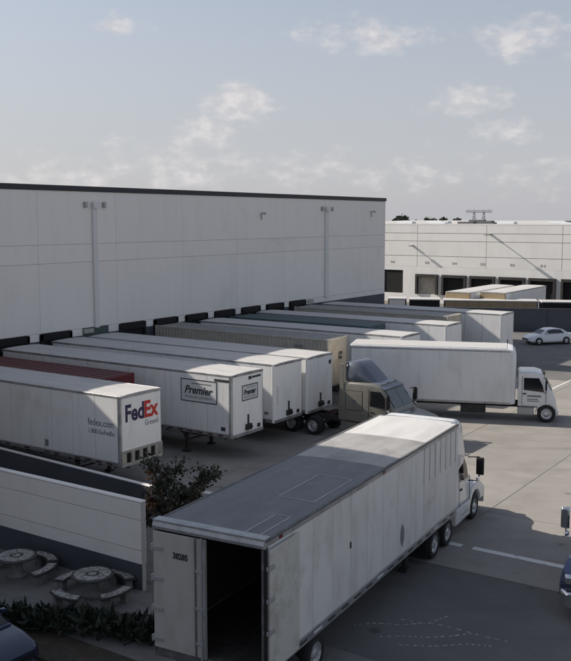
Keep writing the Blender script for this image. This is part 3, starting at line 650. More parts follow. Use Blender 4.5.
# ------------------------------------------------------------------ foreground truck and open trailer
FH = R(61.4); hd = Vector((math.cos(FH), math.sin(FH), 0)); rt = Vector((hd.y, -hd.x, 0))
FL, FW = 13.6, 3.04; NOSE = Vector((4.735, 32.52, 0))
wt = tractor('truck_tractor', 'white day-cab truck pulling the open-ended trailer in the foreground', NOSE - hd * 1.5, FH, 'cab_w', 'cab_w', xb=1.72, sl=.3, full=True, cab_top=2.95); wt.scale = (1, 1.15, 1)
t = thing('open_trailer', 'large dirty white trailer in the foreground with one rear door swung open', 'trailer', NOSE, FH)
h = FW / 2; zb, zt = 1.0, 4.24; L = FL
roof_parts = [(-L + .1, -6.6, 'roof_shade'), (-6.6, -3.2, 'roof_m'), (-3.2, -.02, 'roof_f')]  # rear section has its shade painted in; middle is worn grey
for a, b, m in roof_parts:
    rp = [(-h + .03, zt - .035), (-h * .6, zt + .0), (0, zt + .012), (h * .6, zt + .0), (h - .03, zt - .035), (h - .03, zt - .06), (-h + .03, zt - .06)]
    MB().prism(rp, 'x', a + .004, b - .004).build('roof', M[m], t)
# thin pale outlines of two roof patches
for x0_, x1_, y0_, y1_ in ((-10.6, -8.3, -1.18, -.2), (-13.5, -11.9, -1.22, -.85)):
    zz = zt + .008
    fm = MB()
    for a, b in (((x0_, y0_), (x1_, y0_)), ((x1_, y0_), (x1_, y1_)), ((x1_, y1_), (x0_, y1_)), ((x0_, y1_), (x0_, y0_))):
        a = Vector((*a, 0)); b = Vector((*b, 0)); dd = (b - a).normalized(); nn_ = Vector((-dd.y, dd.x, 0)) * .02
        def zq(y): 
            ay = abs(y); return (zt + .012 - .012 * ay / (h * .6) if ay < h * .6 else zt - .035 * (ay - h * .6) / (h * .4 - .03)) + .006
        steps = 6; prev = None
        for k in range(steps):
            q0 = a.lerp(b, k / steps); q1 = a.lerp(b, (k + 1) / steps)
            c = [q0 - nn_, q1 - nn_, q1 + nn_, q0 + nn_]; fm.add([(v.x, v.y, zq(v.y)) for v in c], [(0, 1, 2, 3)])
    fm.build('patch_outline', M['rail'], t)
npan = 12; pw = (L - .24) / npan
fp = MB().box(.009, pw - .009, 0, .028, zb + .24, zt - .19).mesh('side_panel', M['tdirty'], bevel=.005)
fpl = MB().box(.009, pw - .009, 0, .028, zb + .24, zt - .19).mesh('side_panel', M['tdirty'], bevel=.005)
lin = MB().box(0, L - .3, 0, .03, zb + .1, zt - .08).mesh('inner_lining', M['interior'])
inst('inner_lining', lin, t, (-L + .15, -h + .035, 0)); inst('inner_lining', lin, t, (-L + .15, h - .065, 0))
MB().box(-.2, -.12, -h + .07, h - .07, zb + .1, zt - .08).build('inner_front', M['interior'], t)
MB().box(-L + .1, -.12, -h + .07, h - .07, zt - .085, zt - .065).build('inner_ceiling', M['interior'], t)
for i in range(npan):
    inst('side_panel', fp, t, (-.12 - (i + 1) * pw, -h + .004, 0)); inst('side_panel', fpl, t, (-.12 - (i + 1) * pw, h - .034, 0))
# ribs towards the front of the side
for k in range(7):
    x = -.35 - k * .52; MB().box(x - .022, x + .022, -h - .006, -h + .003, zb + 1.9, zt - .2).build('side_rib', M['rail'], t, bevel=.004)
for s in (-1, 1):
    MB().box(-L, -.1, *sorted((s * (h + .012), s * (h - .07))), zt - .185, zt - .075).build('top_rail', M['rail'], t, bevel=.01)
    MB().box(-L, -.1, *sorted((s * (h + .02), s * (h - .07))), zt - .072, zt - .02).build('roof_edge', M['rail_d'], t, bevel=.008)
    b = MB().box(-L, -.1, *sorted((s * (h + .01), s * (h - .07))), zb, zb + .235).build('bottom_rail', M['rail'], t, bevel=.012)
    x = -.4
    while x > -L + .4:
        MB().box(x - .42, x, *sorted((s * (h + .011), s * (h + .015))), zb + .09, zb + .15).build('reflective_strip', M['ink'] if random.random() < .92 else M['tape'], b); x -= .8
    MB().cyl((-.12, s * (h - .12), zb), (-.12, s * (h - .12), zt - .03), .125, n=16).build('corner_post', M['tw'], t, smooth=40)
MB().box(-.1, 0, -h + .12, h - .12, zb, zt - .12).build('nose_panel', M['tw'], t)
MB().box(-.16, .012, -h + .06, h - .06, zt - .12, zt - .02).build('nose_top_rail', M['rail'], t, bevel=.01)
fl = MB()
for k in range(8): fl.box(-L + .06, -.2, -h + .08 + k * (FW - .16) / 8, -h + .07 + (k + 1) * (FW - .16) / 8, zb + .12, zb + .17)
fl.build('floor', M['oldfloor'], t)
um = MB().box(-L + .2, -.3, -.55, -.43, zb - .22, zb + .1).box(-L + .2, -.3, .43, .55, zb - .22, zb + .1)
for k in range(26): um.box(-.5 - k * .52, -.42 - k * .52, -h + .08, h - .08, zb - .02, zb + .11)
um.build('underframe', M['frame'], t)
landing_gear(t, -3.6, zb - .02); bogie(t, -L + 1.9, FW)
# rear frame: header, posts, sill
MB().box(-L - .05, -L + .07, -h, h, zt - .22, zt - .005).build('rear_header', M['rail'], t, bevel=.012)
hp = [(-L - .06, zt + .02), (-L + .2, zt + .028), (-L + .2, zt + .016), (-L - .06, zt - .02)]
MB().prism(hp, 'y', -h - .01, h + .01).build('roof_edge_plate', M['rail'], t)
MB().prism([(-L - .1, zt - .12), (-L - .055, zt - .03), (-L - .052, zt - .19), (-L - .09, zt - .19)], 'y', -h, h).build('rain_gutter', M['rail'], t)
for s in (-1, 1): MB().box(-L - .05, -L + .07, *sorted((s * h, s * (h - .09))), zb, zt - .225).build('rear_post', M['rail_d'], t, bevel=.01)
MB().box(-L - .05, -L + .07, -h, h, zb - .12, zb + .12).build('rear_sill', M['rail_d'], t, bevel=.01)
# left door shut
dw = h - .1
ld = MB().box(-L - .1, -L - .053, .01, h - .02, zb + .13, zt - .24).build('rear_door', M['tdoor'], t, bevel=.008); tag(ld, 'closed rear door with a number and four hinges')
for z in (zb + .3, zb + 1.05, zb + 1.8, zb + 2.55): MB().box(-L - .135, -L - .102, h - .3, h + .015, z, z + .1).box(-L - .14, -L - .05, h - .02, h + .03, z - .03, z + .13).build('hinge', M['steel'], ld, bevel=.008)
for y in (.12, .28): MB().cyl((-L - .135, y, zb + .1), (-L - .135, y, zt - .2), .02, n=8).build('lock_rod', M['rail_d'] if y > .2 else M['steel'], ld)
MB().box(-L - .12, -L - .101, .01, .1, zb + .13, zt - .24).build('door_edge', M['rail'], ld)
for z in (zb + .45, zb + 1.3, zb + 2.2): MB().box(-L - .15, -L - .101, .08, .33, z, z + .07).build('rod_bracket', M['steel'], ld, bevel=.006)
text('38285', .2, M['ink'], ld, (-L - .104, .93, zt - .82), FACE_REAR, bold=.008, width=.42)
# right door folded back against the side
rd = MB().box(-L + .02, -L + dw + .02, -h - .1, -h - .045, zb + .13, zt - .24).build('rear_door', M['tscuffed'], t, bevel=.008); tag(rd, 'scuffed rear door folded back against the side')
for z in (zb + .3, zb + 1.05, zb + 1.8, zb + 2.55): MB().box(-L - .06, -L + .2, -h - .14, -h - .1, z, z + .1).box(-L - .08, -L - .052, -h - .1, -h + .02, z, z + .1).build('hinge', M['steel'], rd, bevel=.008)
MB().box(-L - .1, -L - .053, -h - .06, -h - .01, zb + .1, zt - .2).build('door_gasket', M['black'], rd)
dm = MB().prism([(-5.3, 1.45), (-5.16, 1.66), (-5.16, 1.95), (-5.3, 2.15), (-5.44, 1.95), (-5.44, 1.66)], 'y', -h - .014, -h - .002).build('placard_holder', M['greyink'], t)
MB().box(-9.1, -9.02, -h - .01, -h - .002, 2.6, 2.78).build('scuff_mark', M['ink'], t)
for x in (-L + .6, -6.9): MB().box(x, x + .14, -h - .03, -h - .012, zt - .15, zt - .08).build('marker_light', M['redlens'], t)

# navy truck whose mirror and fender come in at the right edge
BH = R(240); tr_ = tractor('truck_tractor', 'dark navy truck with chrome mirrors cut off by the right edge', (11.75, 29.9, 0), BH, 'cab_b', 'cab_b', xb=2.0, sl=.5, cab_top=2.95, full=True)

# ------------------------------------------------------------------ box truck
BR = R(-13); t = thing('box_truck', 'white box truck with rounded box corners standing across the sunlit yard', 'truck', Vector((12.85, 51.12, 0)) + Vector((-math.sin(BR), math.cos(BR), 0)) * 1.27, BR)
BL, bh = 9.35, 1.27; zb, zt = .98, 4.1
A = [ring(-BL, bh, bh, zb, zt, (.02, .02, .1, .1)), ring(-.45, bh, bh, zb, zt, (.02, .02, .12, .12)), ring(-.18, bh, bh, zb, zt - .06, (.02, .02, .2, .2)), ring(-.03, bh - .1, bh - .12, zb, zt - .22, (.05, .05, .25, .25)), ring(.02, bh - .28, bh - .32, zb + .02, zt - .42, (.05, .05, .25, .25))]
MB().loft(A).build('cargo_box', M['tw2'], t, smooth=30)
MB().prism([(-bh + .09, zt + .002), (bh - .09, zt + .002), (bh - .1, zt + .022), (-bh + .1, zt + .022)], 'x', -BL + .05, -.5).build('roof', M['roof_w'], t)
for s in (-1, 1):
    MB().box(-BL, -.25, *sorted((s * (bh + .012), s * (bh - .02))), zb - .02, zb + .1).build('bottom_rail', M['rail'], t, bevel=.008)
    MB().box(-BL + .02, -.3, *sorted((s * (bh + .008), s * (bh - .02))), zt - .2, zt - .12).build('top_rail', M['rail'], t, bevel=.008)
    MB().box(-BL, -BL + .08, *sorted((s * (bh + .008), s * (bh - .03))), zb + .1, zt - .1).build('rear_post', M['rail'], t)
MB().box(-BL + .1, 1.6, -.45, -.33, .7, .94).box(-BL + .1, 1.6, .33, .45, .7, .94).box(-BL + .1, -.1, -bh + .1, bh - .1, .93, .975).box(-6.9, -6.75, -1, 1, .45, .6).build('chassis', M['frame'], t)
MB().box(-3.0, -1.6, -1.2, -.75, .42, .9).build('tool_box', M['frame'], t, bevel=.03)
MB().box(.15, 1.05, -1.2, -.75, .42, .82).build('fuel_tank', M['steel'], t, bevel=.04)
for s in (-1, 1):
    wheel('dual', t, -6.8, s * .92, .5, s); wheel('truck', t, 1.72, s * 1.03, .5, s)
c0 = .16
C = [ring(c0, 1.08, 1.0, .85, 2.72, .1), ring(c0 + .1, 1.1, 1.02, .85, 2.8, .14), ring(c0 + .9, 1.1, 1.02, .85, 2.82, .14), ring(c0 + 1.28, 1.09, 1.0, .8, 2.72, .14), ring(c0 + 1.82, 1.08, 1.02, .7, 1.78, .12), ring(c0 + 2.02, 1.06, 1.0, .6, 1.4, .14), ring(c0 + 2.06, 1.0, .96, .6, 1.2, .14)]
MB().loft(C).build('cab', M['cab_w'], t, smooth=35)
for s in (-1, 1):
    def ys(z): return s * (1.1 + (1.02 - 1.1) * (z - .85) / 1.95 + .014)
    def sp(pts, nm, m, off=0.0):
        a = [(x, ys(z) + s * off, z) for x, z in pts]; b = [(x, ys(z) - s * .012 + s * off, z) for x, z in pts]; n_ = len(a)
        MB().add(a + b, [tuple(range(n_)), tuple(range(2 * n_ - 1, n_ - 1, -1))] + [(i, (i + 1) % n_, n_ + (i + 1) % n_, n_ + i) for i in range(n_)]).build(nm, m, t)
    sp([(c0 + .3, 1.8), (c0 + 1.42, 1.7), (c0 + 1.3, 2.1), (c0 + 1.12, 2.48), (c0 + .3, 2.48)], 'side_window', M['glass'], .002)
    sp([(c0 + .2, .95), (c0 + .22, .95), (c0 + .22, 2.58), (c0 + .2, 2.58)], 'door_seam', M['black'])
    sp([(c0 + 1.5, .95), (c0 + 1.52, .95), (c0 + 1.52, 1.75), (c0 + 1.5, 1.75)], 'door_seam', M['black'])
    sp([(c0 + .26, 1.55), (c0 + .44, 1.55), (c0 + .44, 1.62), (c0 + .26, 1.62)], 'door_handle', M['black'], .015)
    mr_ = MB().tube([(c0 + 1.35, s * 1.0, 2.5), (c0 + 1.5, s * 1.32, 2.5), (c0 + 1.5, s * 1.32, 1.75), (c0 + 1.45, s * 1.05, 1.65)], .018, 6).build('mirror_arm', M['black'], t)
    MB().loft([ring(c0 + 1.45, .1, .1, 1.85, 2.4, .04, yc=s * 1.34), ring(c0 + 1.54, .1, .1, 1.87, 2.38, .04, yc=s * 1.34)]).build('mirror', M['black'], mr_, smooth=40)
    MB().prism([(1.72 + .62 * math.cos(R(a)), .5 + .62 * math.sin(R(a))) for a in range(0, 181, 15)] + [(1.72 + .55 * math.cos(R(a)), .5 + .55 * math.sin(R(a))) for a in range(180, -1, -15)], 'y', *sorted((s * .88, s * 1.13))).build('wheel_arch', M['cab_w'], t, smooth=40)
    MB().box(c0 + 1.95, c0 + 2.1, s * .75 - .14, s * .75 + .14, .85, 1.05).build('headlight', M['chrome'], t, bevel=.02)
q = [(c0 + 1.35, -.88, 2.6), (c0 + 1.35, .88, 2.6), (c0 + 1.84, .94, 1.82), (c0 + 1.84, -.94, 1.82)]
MB().add(q + [(x - .05, y, z - .03) for x, y, z in q], [(0, 1, 2, 3), (7, 6, 5, 4), (0, 4, 5, 1), (1, 5, 6, 2), (2, 6, 7, 3), (3, 7, 4, 0)]).build('windscreen', M['glass'], t)
MB().box(c0 + 1.95, c0 + 2.2, -1.1, 1.1, .4, .72).build('bumper', M['cab_w'], t, bevel=.05)
for z_, w_, h_ in ((1.42, .75, .09), (1.26, .58, .05), (1.16, .66, .04)):
    MB().box(c0 + .5, c0 + .5 + w_, -1.104, -1.085, z_, z_ + h_).build('door_print', M['greyink'], t)

# ------------------------------------------------------------------ cars
def sedan(name, label, loc, rz, paint):
    t = thing(name, label, 'car', loc, rz); p = M[paint]
    B = [ring(-2.3, .6, .55, .45, .82, .12), ring(-2.22, .8, .72, .32, .95, .14), ring(-1.6, .9, .8, .24, 1.02, .18), ring(-.5, .91, .82, .2, .98, .18), ring(.8, .91, .82, .2, .96, .18), ring(1.6, .89, .78, .22, .86, .18), ring(2.15, .8, .68, .28, .74, .16), ring(2.32, .6, .52, .36, .62, .1)]
    MB().loft(B).build('body', p, t, smooth=50)
    Cb = [ring(-1.75, .72, .6, .9, 1.0, .04), ring(-1.15, .76, .58, .9, 1.34, .12), ring(-.5, .78, .58, .9, 1.45, .14), ring(.2, .78, .58, .9, 1.42, .14), ring(.65, .77, .58, .88, 1.28, .12), ring(1.25, .74, .62, .84, .94, .04)]
    MB().loft(Cb).build('cabin', p, t, smooth=50)
    for s in (-1, 1):
        a = [(-1.2, .765, 1.03), (.75, .765, 1.0), (.4, .64, 1.3), (-.2, .62, 1.37), (-.85, .64, 1.33)]
        q = [(x, s * (y + .025), z) for x, y, z in a]
        MB().add(q + [(x, y - s * .02, z) for x, y, z in q], [tuple(range(5)), tuple(range(9, 4, -1))] + [(i, (i + 1) % 5, 5 + (i + 1) % 5, 5 + i) for i in range(5)]).build('side_window', M['glass'], t)
        for x in (-1.38, 1.42):
            wheel('car', t, x, s * .8, .32, s)
            MB().lathe([(.36, .0), (.36, .03), (.33, .03), (.33, 0)], 20, 'y', (x, s * .9 - .015, .34)).build('wheel_arch', M['black'], t)
        MB().box(1.9, 2.17, s * .58 - .13, s * .58 + .13, .57, .66).build('headlight', M['glass'], t, bevel=.03)
        MB().box(-2.3, -2.1, s * .62 - .14, s * .62 + .14, .76, .88).build('tail_light', M['redlens'], t, bevel=.02)
        MB().box(.55, .72, s * .88 - .09, s * .88 + .09, 1.0, 1.12).build('mirror', p, t, bevel=.03)
    for pts, nm in (([(1.18, .98), (.68, 1.29)], 'windscreen'), ([(-1.68, 1.02), (-1.18, 1.33)], 'rear_window')):
        (xa, za), (xb_, zb_) = pts; q = [(xa, -.6, za + .012), (xa, .6, za + .012), (xb_, .5, zb_ + .02), (xb_, -.5, zb_ + .02)]
        MB().add(q + [(x, y, z - .03) for x, y, z in q], [(0, 1, 2, 3), (7, 6, 5, 4), (0, 4, 5, 1), (1, 5, 6, 2), (2, 6, 7, 3), (3, 7, 4, 0)]).build(nm, M['glass'], t)
    MB().box(2.24, 2.33, -.5, .5, .42, .56).build('grille', M['black'], t, bevel=.02)
    return t
sedan('parked_car', 'white car parked in the shade beside the dark boundary wall', (24.0, 84.2, 0), R(196), 'car_w')
sedan('parked_car', 'dark navy car with only its end showing below the hedge', tuple(P(14.35, -19.9)), ROT_V, 'car_b')

# ------------------------------------------------------------------ picnic tables and benches
def picnic(loc, rz, label):
    t = thing('picnic_table', label, 'table', loc, rz, 'round concrete picnic tables')
    MB().lathe([(.001, .06), (.3, .06), (.32, .14), (.19, .25), (.17, .5), (.3, .64), (.45, .68), (.001, .68)], 24, 'z').build('pedestal', M['table'], t, smooth=40)
    MB().lathe([(.001, .685), (.6, .685), (.64, .71), (.64, .74), (.61, .765), (.001, .765)], 40, 'z').build('table_top', M['tablerim'], t, smooth=40)
    MB().lathe([(.22, .766), (.22, .771), (.55, .771), (.55, .766)], 40, 'z').build('mosaic_ring', M['mosaic'], t)
    MB().lathe([(.001, .771), (.13, .771), (.13, .766)], 24, 'z').build('mosaic_centre', M['mosaic'], t)
    return t
def bench(loc, rz, label):
    t = thing('curved_bench', label, 'bench', loc, rz, 'curved concrete benches around the picnic tables')
    def arc(r0, r1, z0, z1, a):
        n = 10; vs = []
        for i in range(n + 1):
            q = R(-a + 2 * a * i / n); c, s = math.cos(q), math.sin(q)
            vs += [(r0 * c, r0 * s, z0), (r1 * c, r1 * s, z0), (r1 * c, r1 * s, z1), (r0 * c, r0 * s, z1)]
        fs = [(0, 3, 2, 1), tuple(4 * n + k for k in (0, 1, 2, 3))]
        for i in range(n):
            for k in range(4): fs.append((4 * i + k, 4 * i + (k + 1) % 4, 4 * i + 4 + (k + 1) % 4, 4 * i + 4 + k))
        return MB().add([(x - 1.08, y, z) for x, y, z in vs], fs)
    arc(.9, 1.27, .4, .47, 29).build('seat', M['tablerim'], t, bevel=.008)
    arc(.95, 1.22, .472, .477, 26).build('mosaic_band', M['mosaic'], t)
    for a in (-19, 19):
        q = R(a); MB().loft([ring(0, .12, .12, .06, .4, .02)] * 1 + [ring(.2, .12, .12, .06, .4, .02)]).build('leg', M['table'], t, (math.cos(q) * 1.08 - 1.08 - .1 * math.cos(q), math.sin(q) * 1.08 - .1 * math.sin(q), 0), (0, 0, q))
    return t
T1 = Vector((-5.78, 26.72, 0)); T2 = Vector((-8.5, 28.25, 0))
picnic(T1, .3, 'round picnic table in the middle of the patio by the screen wall')
picnic(T2, 1.1, 'round picnic table at the left edge, partly out of view')
where = {(0, -40): 'curved bench at the right front of the middle picnic table', (0, 234): 'curved bench at the left front of the middle picnic table', (0, 140): 'curved bench at the back left of the middle picnic table', (0, 46): 'curved bench at the back right of the middle picnic table',
         (1, -22): 'curved bench nearest the middle table, round the left-hand picnic table', (1, 222): 'curved bench at the front left of the left-hand picnic table', (1, 140): 'curved bench at the back left of the left-hand picnic table', (1, 46): 'curved bench under the wall behind the left-hand picnic table'}
for (k, a), lab in where.items():
    c = (T1, T2)[k]; q = R(a); bench(c + Vector((math.cos(q), math.sin(q), 0)) * 1.1, q, lab)

# ------------------------------------------------------------------ plants
def leaves(n, centre, rad, size, seed, shape='ball', strap=False):
    rnd = random.Random(seed); m = MB()
    vs = []; fs = []
    for i in range(n):
        while True:
            p = Vector((rnd.uniform(-1, 1), rnd.uniform(-1, 1), rnd.uniform(-1, 1)))
            if p.length <= 1: break
        p = Vector((p.x * rad[0], p.y * rad[1], p.z * rad[2])) + Vector(centre)
        a = Vector((rnd.gauss(0, 1), rnd.gauss(0, 1), rnd.gauss(0, 1) + (1.2 if strap else 0))).normalized(); b = a.orthogonal().normalized()
        b = (Matrix.Rotation(rnd.uniform(0, 6.28), 3, a) @ b); s = size * rnd.uniform(.6, 1.3); wd = s * (.16 if strap else .38)
        o = len(vs); vs += [tuple(p), tuple(p + a * s * .5 + b * wd), tuple(p + a * s), tuple(p + a * s * .5 - b * wd)]; fs.append((o, o + 1, o + 2, o + 3))
    return m.add(vs, fs)
def small_tree(loc, label):
    t = thing('flowering_tree', label, 'tree', loc); rnd = random.Random(4)
    tk = MB(); tk.cyl((0, 0, 0), (.05, .02, 1.3), .1, .075, 8)
    tips = []
    for k in range(19):
        a = 2 * math.pi * k / 19 + rnd.uniform(-.3, .3); r = rnd.uniform(.5, 1.9); h_ = rnd.uniform(2.2, 3.95) - r * .3
        p0 = Vector((.05, .02, rnd.uniform(1.0, 1.35))); p2 = Vector((math.cos(a) * r, math.sin(a) * r, h_)); p1 = p0.lerp(p2, .5) + Vector((0, 0, .25))
        tk.cyl(p0, p1, .045, .03, 6); tk.cyl(p1, p2, .03, .01, 6); tips.append((p1, p2))
        for j in range(3):
            q = p1.lerp(p2, rnd.uniform(.3, .8)); e = q + Vector((rnd.uniform(-.45, .45), rnd.uniform(-.45, .45), rnd.uniform(.1, .5))); tk.cyl(q, e, .014, .005, 5); tips.append((q, e))
    tk.build('trunk', M['bark'], t)
    cr = MB(); fl_ = MB(); s = 0
    for a, b in tips:
        for j in range(5):
            q = a.lerp(b, .2 + .2 * j); s += 1
            k = leaves(10 if j < 3 else 6, q, (.15, .15, .14), .13, s); cr.add(k.v, k.f)
    k = leaves(380, (0, 0, 2.35), (.7, .7, .7), .15, 99); cr.add(k.v, k.f)
    cr.build('crown', M['leafA'], t)
    for q in ((-.45, -.5, 3.0), (-.5, -.55, 2.75), (-.35, -.6, 2.55), (-.6, -.4, 3.3), (-.25, -.65, 2.8), (-.5, -.6, 2.3)):
        k = leaves(16, q, (.17, .17, .2), .11, int(abs(q[2]) * 100)); fl_.add(k.v, k.f)
    tag(fl_.build('flowers', M['flower'], t), kind='stuff')
    return t
small_tree((-3.85, 29.6, -.25), 'small dark tree with orange flowers behind the open trailer')
hl = [((-8.3, 25.05), 'leftmost low shrub of the hedge, past the left edge of the patio'), ((-7.55, 24.95), 'low dark shrub below the left-hand picnic table'), ((-6.85, 24.8), 'low dark shrub just above the navy car'),
      ((-6.2, 24.65), 'low dark shrub in front of the left bench of the middle table'), ((-5.55, 24.5), 'low dark shrub directly in front of the middle picnic table'), ((-4.95, 24.35), 'low dark shrub in front of the right bench of the middle table'),
      ((-4.35, 24.2), 'low dark shrub second from the open trailer'), ((-3.75, 24.05), 'low dark shrub closest to the closed trailer door')]
for i, ((x, y), lab) in enumerate(hl):
    t = thing('hedge_shrub', lab, 'shrub', (x + .1, y - .33, .0), random.uniform(0, 6), 'low shrubs along the patio edge')
    st = MB(); 
    for k in range(6): a = k * 1.05; st.cyl((0, 0, .0), (math.cos(a) * .25, math.sin(a) * .25, .55), .02, .008, 5)
    st.build('stem', M['bark'], t)
    hgt = random.uniform(.26, .36)
    k1 = leaves(380, (0, 0, hgt), (.44, .44, hgt * .85), .24, 300 + i, strap=True); k2 = leaves(130, (0, 0, hgt + .08), (.38, .38, .28), .32, 500 + i, strap=True); k1.add(k2.v, k2.f)
    k1.build('foliage', M['leafB'], t)

# ------------------------------------------------------------------ far building beyond the boundary wall
FU = 114.6; fb = thing('far_warehouse', 'sunlit white warehouse with numbered dock doors beyond the boundary wall', 'warehouse', P(FU, -75), ROT_V)
# local x along v (v+75), y into the building
def fx(v): return v + 75
MB().box(0, 95, .2, 70, 0, 10.3).build('core', M['wall_core'], fb)
fj = [-75, -65.6, -55.75, -45.9, -36.0, -26.2, -16.3, 20]
for a, b in zip(fj, fj[1:]):
    for z0, z1 in ((4.9, 6.35), (6.35, 8.35), (8.35, 9.4), (9.4, 10.55)):
        MB().box(fx(a) + .03, fx(b) - .03, 0, .22, z0 + .03, z1 - .03).build('wall_panel', M['wall_far'], fb)
fd = [(-59.4, 3.1, 4.35), (-54.2, 3.0, 3.85), (-50.25, 3.2, 3.85), (-46.3, 3.2, 3.85), (-42.3, 3.2, 3.85), (-38.35, 3.2, 3.85), (-34.2, 3.2, 3.85), (-30.1, 3.2, 3.85)]
cur = -75
for i, (c, wd, zt_) in enumerate(fd):
    a, b = c - wd / 2, c + wd / 2
    MB().box(fx(cur) + .004, fx(a) - .004, .0, .22, 0, 4.92).build('wall_panel', M['wall_far'], fb)
    MB().box(fx(a), fx(b), .0, .22, zt_, 4.92).build('lintel', M['wall_far'], fb)
    MB().box(fx(a), fx(b), .0, .22, 0, 1.2).build('dock_sill', M['wall_far'], fb)
    if i in (1,):
        o = MB().box(fx(a) + .15, fx(b) - .15, .12, .195, 1.2, zt_ - .2).build('dock_door', M['tan'], fb)
    else:
        o = MB().box(fx(a) + .05, fx(b) - .05, .12, .195, 1.2, zt_ - .02).build('dock_door', M['dark'], fb)
    if i: MB().box(fx(a) - .12, fx(a) + .16, -.4, .0, 1.2, zt_ + .05).box(fx(b) - .16, fx(b) + .12, -.4, .0, 1.2, zt_ + .05).box(fx(a) + .16, fx(b) - .16, -.4, .0, zt_ - .3, zt_ + .05).build('dock_seal', M['frame'], fb)
    text(str(36 - i), .42, M['paleink'], fb, (fx(c) - .4, -.005, 5.3), FACE_RIGHT, bold=.02, width=.7)
    cur = b
MB().box(fx(cur) + .004, 95, .0, .22, 0, 4.92).build('wall_panel', M['wall_far'], fb)
MB().box(0, 95, -.03, .3, 10.56, 10.68).build('coping', M['wall_far'], fb)
rf = MB().add([(0, .3, 10.5), (95, .3, 10.5), (95, 35, 11.05), (0, 35, 11.05), (0, 70, 10.4), (95, 70, 10.4)], [(0, 1, 2, 3), (3, 2, 5, 4)]).build('roof', M['roofing'], fb)
rnd = random.Random(11)
for k in range(26):
    x = rnd.uniform(12, 60); y = rnd.uniform(3, 30); z = 10.5 + (y - .3) * .55 / 34.7
    MB().loft([ring(0, .7, .6, 0, .3, .05), ring(2.4, .7, .6, 0, .3, .05)]).build('skylight', M['skylight'] if k % 3 else M['darkroof'], fb, (x, y, z - .02))
for v0 in (-45.3, -56.4, -33.6):
    b = MB().box(-.09, .09, -.35, -.002, -.12, .12).box(-.05, .05, -1.5 if v0 == -45.3 else -.7, -.35, -.05, .05).box(-.22, .22, -1.9 if v0 == -45.3 else -.9, -1.3 if v0 == -45.3 else -.6, -.1, .06); b.build('wall_light', M['steel'], fb, (fx(v0), 0, 9.3 if v0 > -50 else 7.7))
# trailers and containers in the far yard
FAR = 'trailers standing in the far yard'
trailer('box_trailer', 'white-roofed trailer at the far docks, left of two', 'trailer', P(92.6, -40.2), ROT_U + math.pi, L=13.2, W=2.9, zb=.75, zt=3.55, nose='ply', group=FAR, gear=True, wheels=True, gearx=-2.5, npan=10, nose_bits=False)
trailer('box_trailer', 'white-roofed trailer at the far docks, right of two', 'trailer', P(94.2, -36.9), ROT_U + math.pi, L=13.2, W=2.9, zb=.75, zt=3.55, nose='ply', group=FAR, gear=True, wheels=True, gearx=-2.5, npan=10, nose_bits=False)
RR = math.atan2(-4.2, 27.1)
def far_box(x, y, L, label, side, zt=2.75):
    t = thing('storage_container', label, 'container', (x, y, 0), RR, 'low white-roofed containers behind the boundary wall')
    MB().box(0, L, 0, 2.44, .1, zt - .12).build('body', M[side], t)
    MB().box(-.05, L + .05, -.06, 2.5, zt - .118, zt).build('roof', M['roof_w'], t, bevel=.02)
    n = int(L / 1.2)
    for k in range(n):
        MB().box(k * L / n + .05, (k + 1) * L / n - .05, -.04, -.004, .15, zt - .2).build('side_panel', M['ply'] if side == 'ply' and k % 2 else M[side], t)
    for x_ in (0, L - .1): MB().box(x_, x_ + .1, -.055, -.002, 0, zt - .12).build('corner_post', M['frame'], t)
    return t
far_box(10.9, 98.2, 1.9, 'short white container next to the warehouse corner', 'wall_far', 2.95)
far_box(13.1, 97.9, 3.2, 'container with a dark open side next to the short white one', 'dark', 2.9)
far_box(16.7, 97.4, 9.6, 'container with brown boarded sides below the far trailers', 'ply', 2.85)
far_box(26.6, 95.9, 6, 'container with a dark side at the far right', 'dark', 2.8)

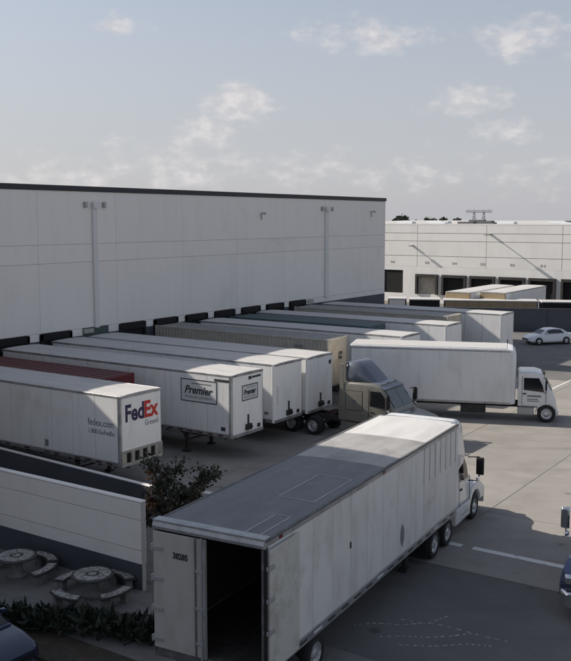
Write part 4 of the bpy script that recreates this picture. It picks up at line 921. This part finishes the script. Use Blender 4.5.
# ------------------------------------------------------------------ horizon: trees and a power pylon
def far_tree(x, y, h_, r, seed, label):
    t = thing('far_tree', label, 'tree', (x, y, 0)); rnd = random.Random(seed)
    MB().cyl((0, 0, 0), (0, 0, h_ * .8), .5, .2, 7).build('trunk', M['bark'], t)
    m = MB()
    for k in range(9):
        c = (rnd.uniform(-r, r) * .6, rnd.uniform(-r, r) * .6, h_ * rnd.uniform(.55, .9)); q = leaves(150, c, (r * .5, r * .5, h_ * .13), 1.0, seed * 31 + k); m.add(q.v, q.f)
    m.build('crown', M['leafC'], t)
def HZ(px, Y): return (px - 285.5) / 928 * Y
for i, (px, Y, top, wpx, lab) in enumerate([(401, 330, 216.0, 12, 'broad dark tree on the skyline right of the warehouse corner'), (393, 340, 218.5, 9, 'low dark tree on the skyline closest to the warehouse corner'), (412, 350, 220, 8, 'small bush-like tree on the skyline between the broad trees'),
                                     (427, 340, 217.3, 6, 'narrow pointed tree on the skyline, left of a pair'), (433, 350, 218.6, 5, 'small tree on the skyline between the two taller ones'), (444, 330, 216.2, 7, 'round dark tree on the skyline left of the pylon'), (455, 360, 219.2, 7, 'lowest tree on the skyline near the pylon')]):
    far_tree(HZ(px, Y), Y, 11.3 + (219 - top) / 928 * Y, wpx / 928 * Y * .6, 40 + i, lab)
pt = thing('power_pylon', 'lattice power pylon on the skyline above the far warehouse', 'pylon', (HZ(477.5, 640), 640, 0))
H_ = 16.2; py = MB()
for s in (-3.3, 3.3):
    for dx in (-.9, .9):
        for dy in (-.9, .9): py.cyl((s + dx * 2, dy * 2, 0), (s + dx * .35, dy * .35, H_), .16, n=5)
    for k in range(6):
        z0 = k * H_ / 6; z1 = z0 + H_ / 6; py.cyl((s - 1.7 + k * .22, 0, z0), (s + 1.4 - k * .18, 0, z1), .1, n=4); py.cyl((s + 1.7 - k * .22, 0, z0), (s - 1.4 + k * .18, 0, z1), .1, n=4)
py.build('tower_legs', M['pylon'], pt)
cb = MB().cyl((-9, 0, H_ - .3), (9, 0, H_ - .3), .18, n=5).cyl((-9, 0, H_ + .7), (9, 0, H_ + .7), .14, n=5)
for k in range(12): cb.cyl((-9 + k * 1.5, 0, H_ - .3 if k % 2 else H_ + .7), (-7.5 + k * 1.5, 0, H_ + .7 if k % 2 else H_ - .3), .1, n=4)
for s in (-7, -3.3, 3.3, 7): cb.cyl((s, 0, H_ + .7), (s, 0, H_ + 2.2), .16, .05, n=5)
cb.build('cross_beam', M['pylon'], pt)
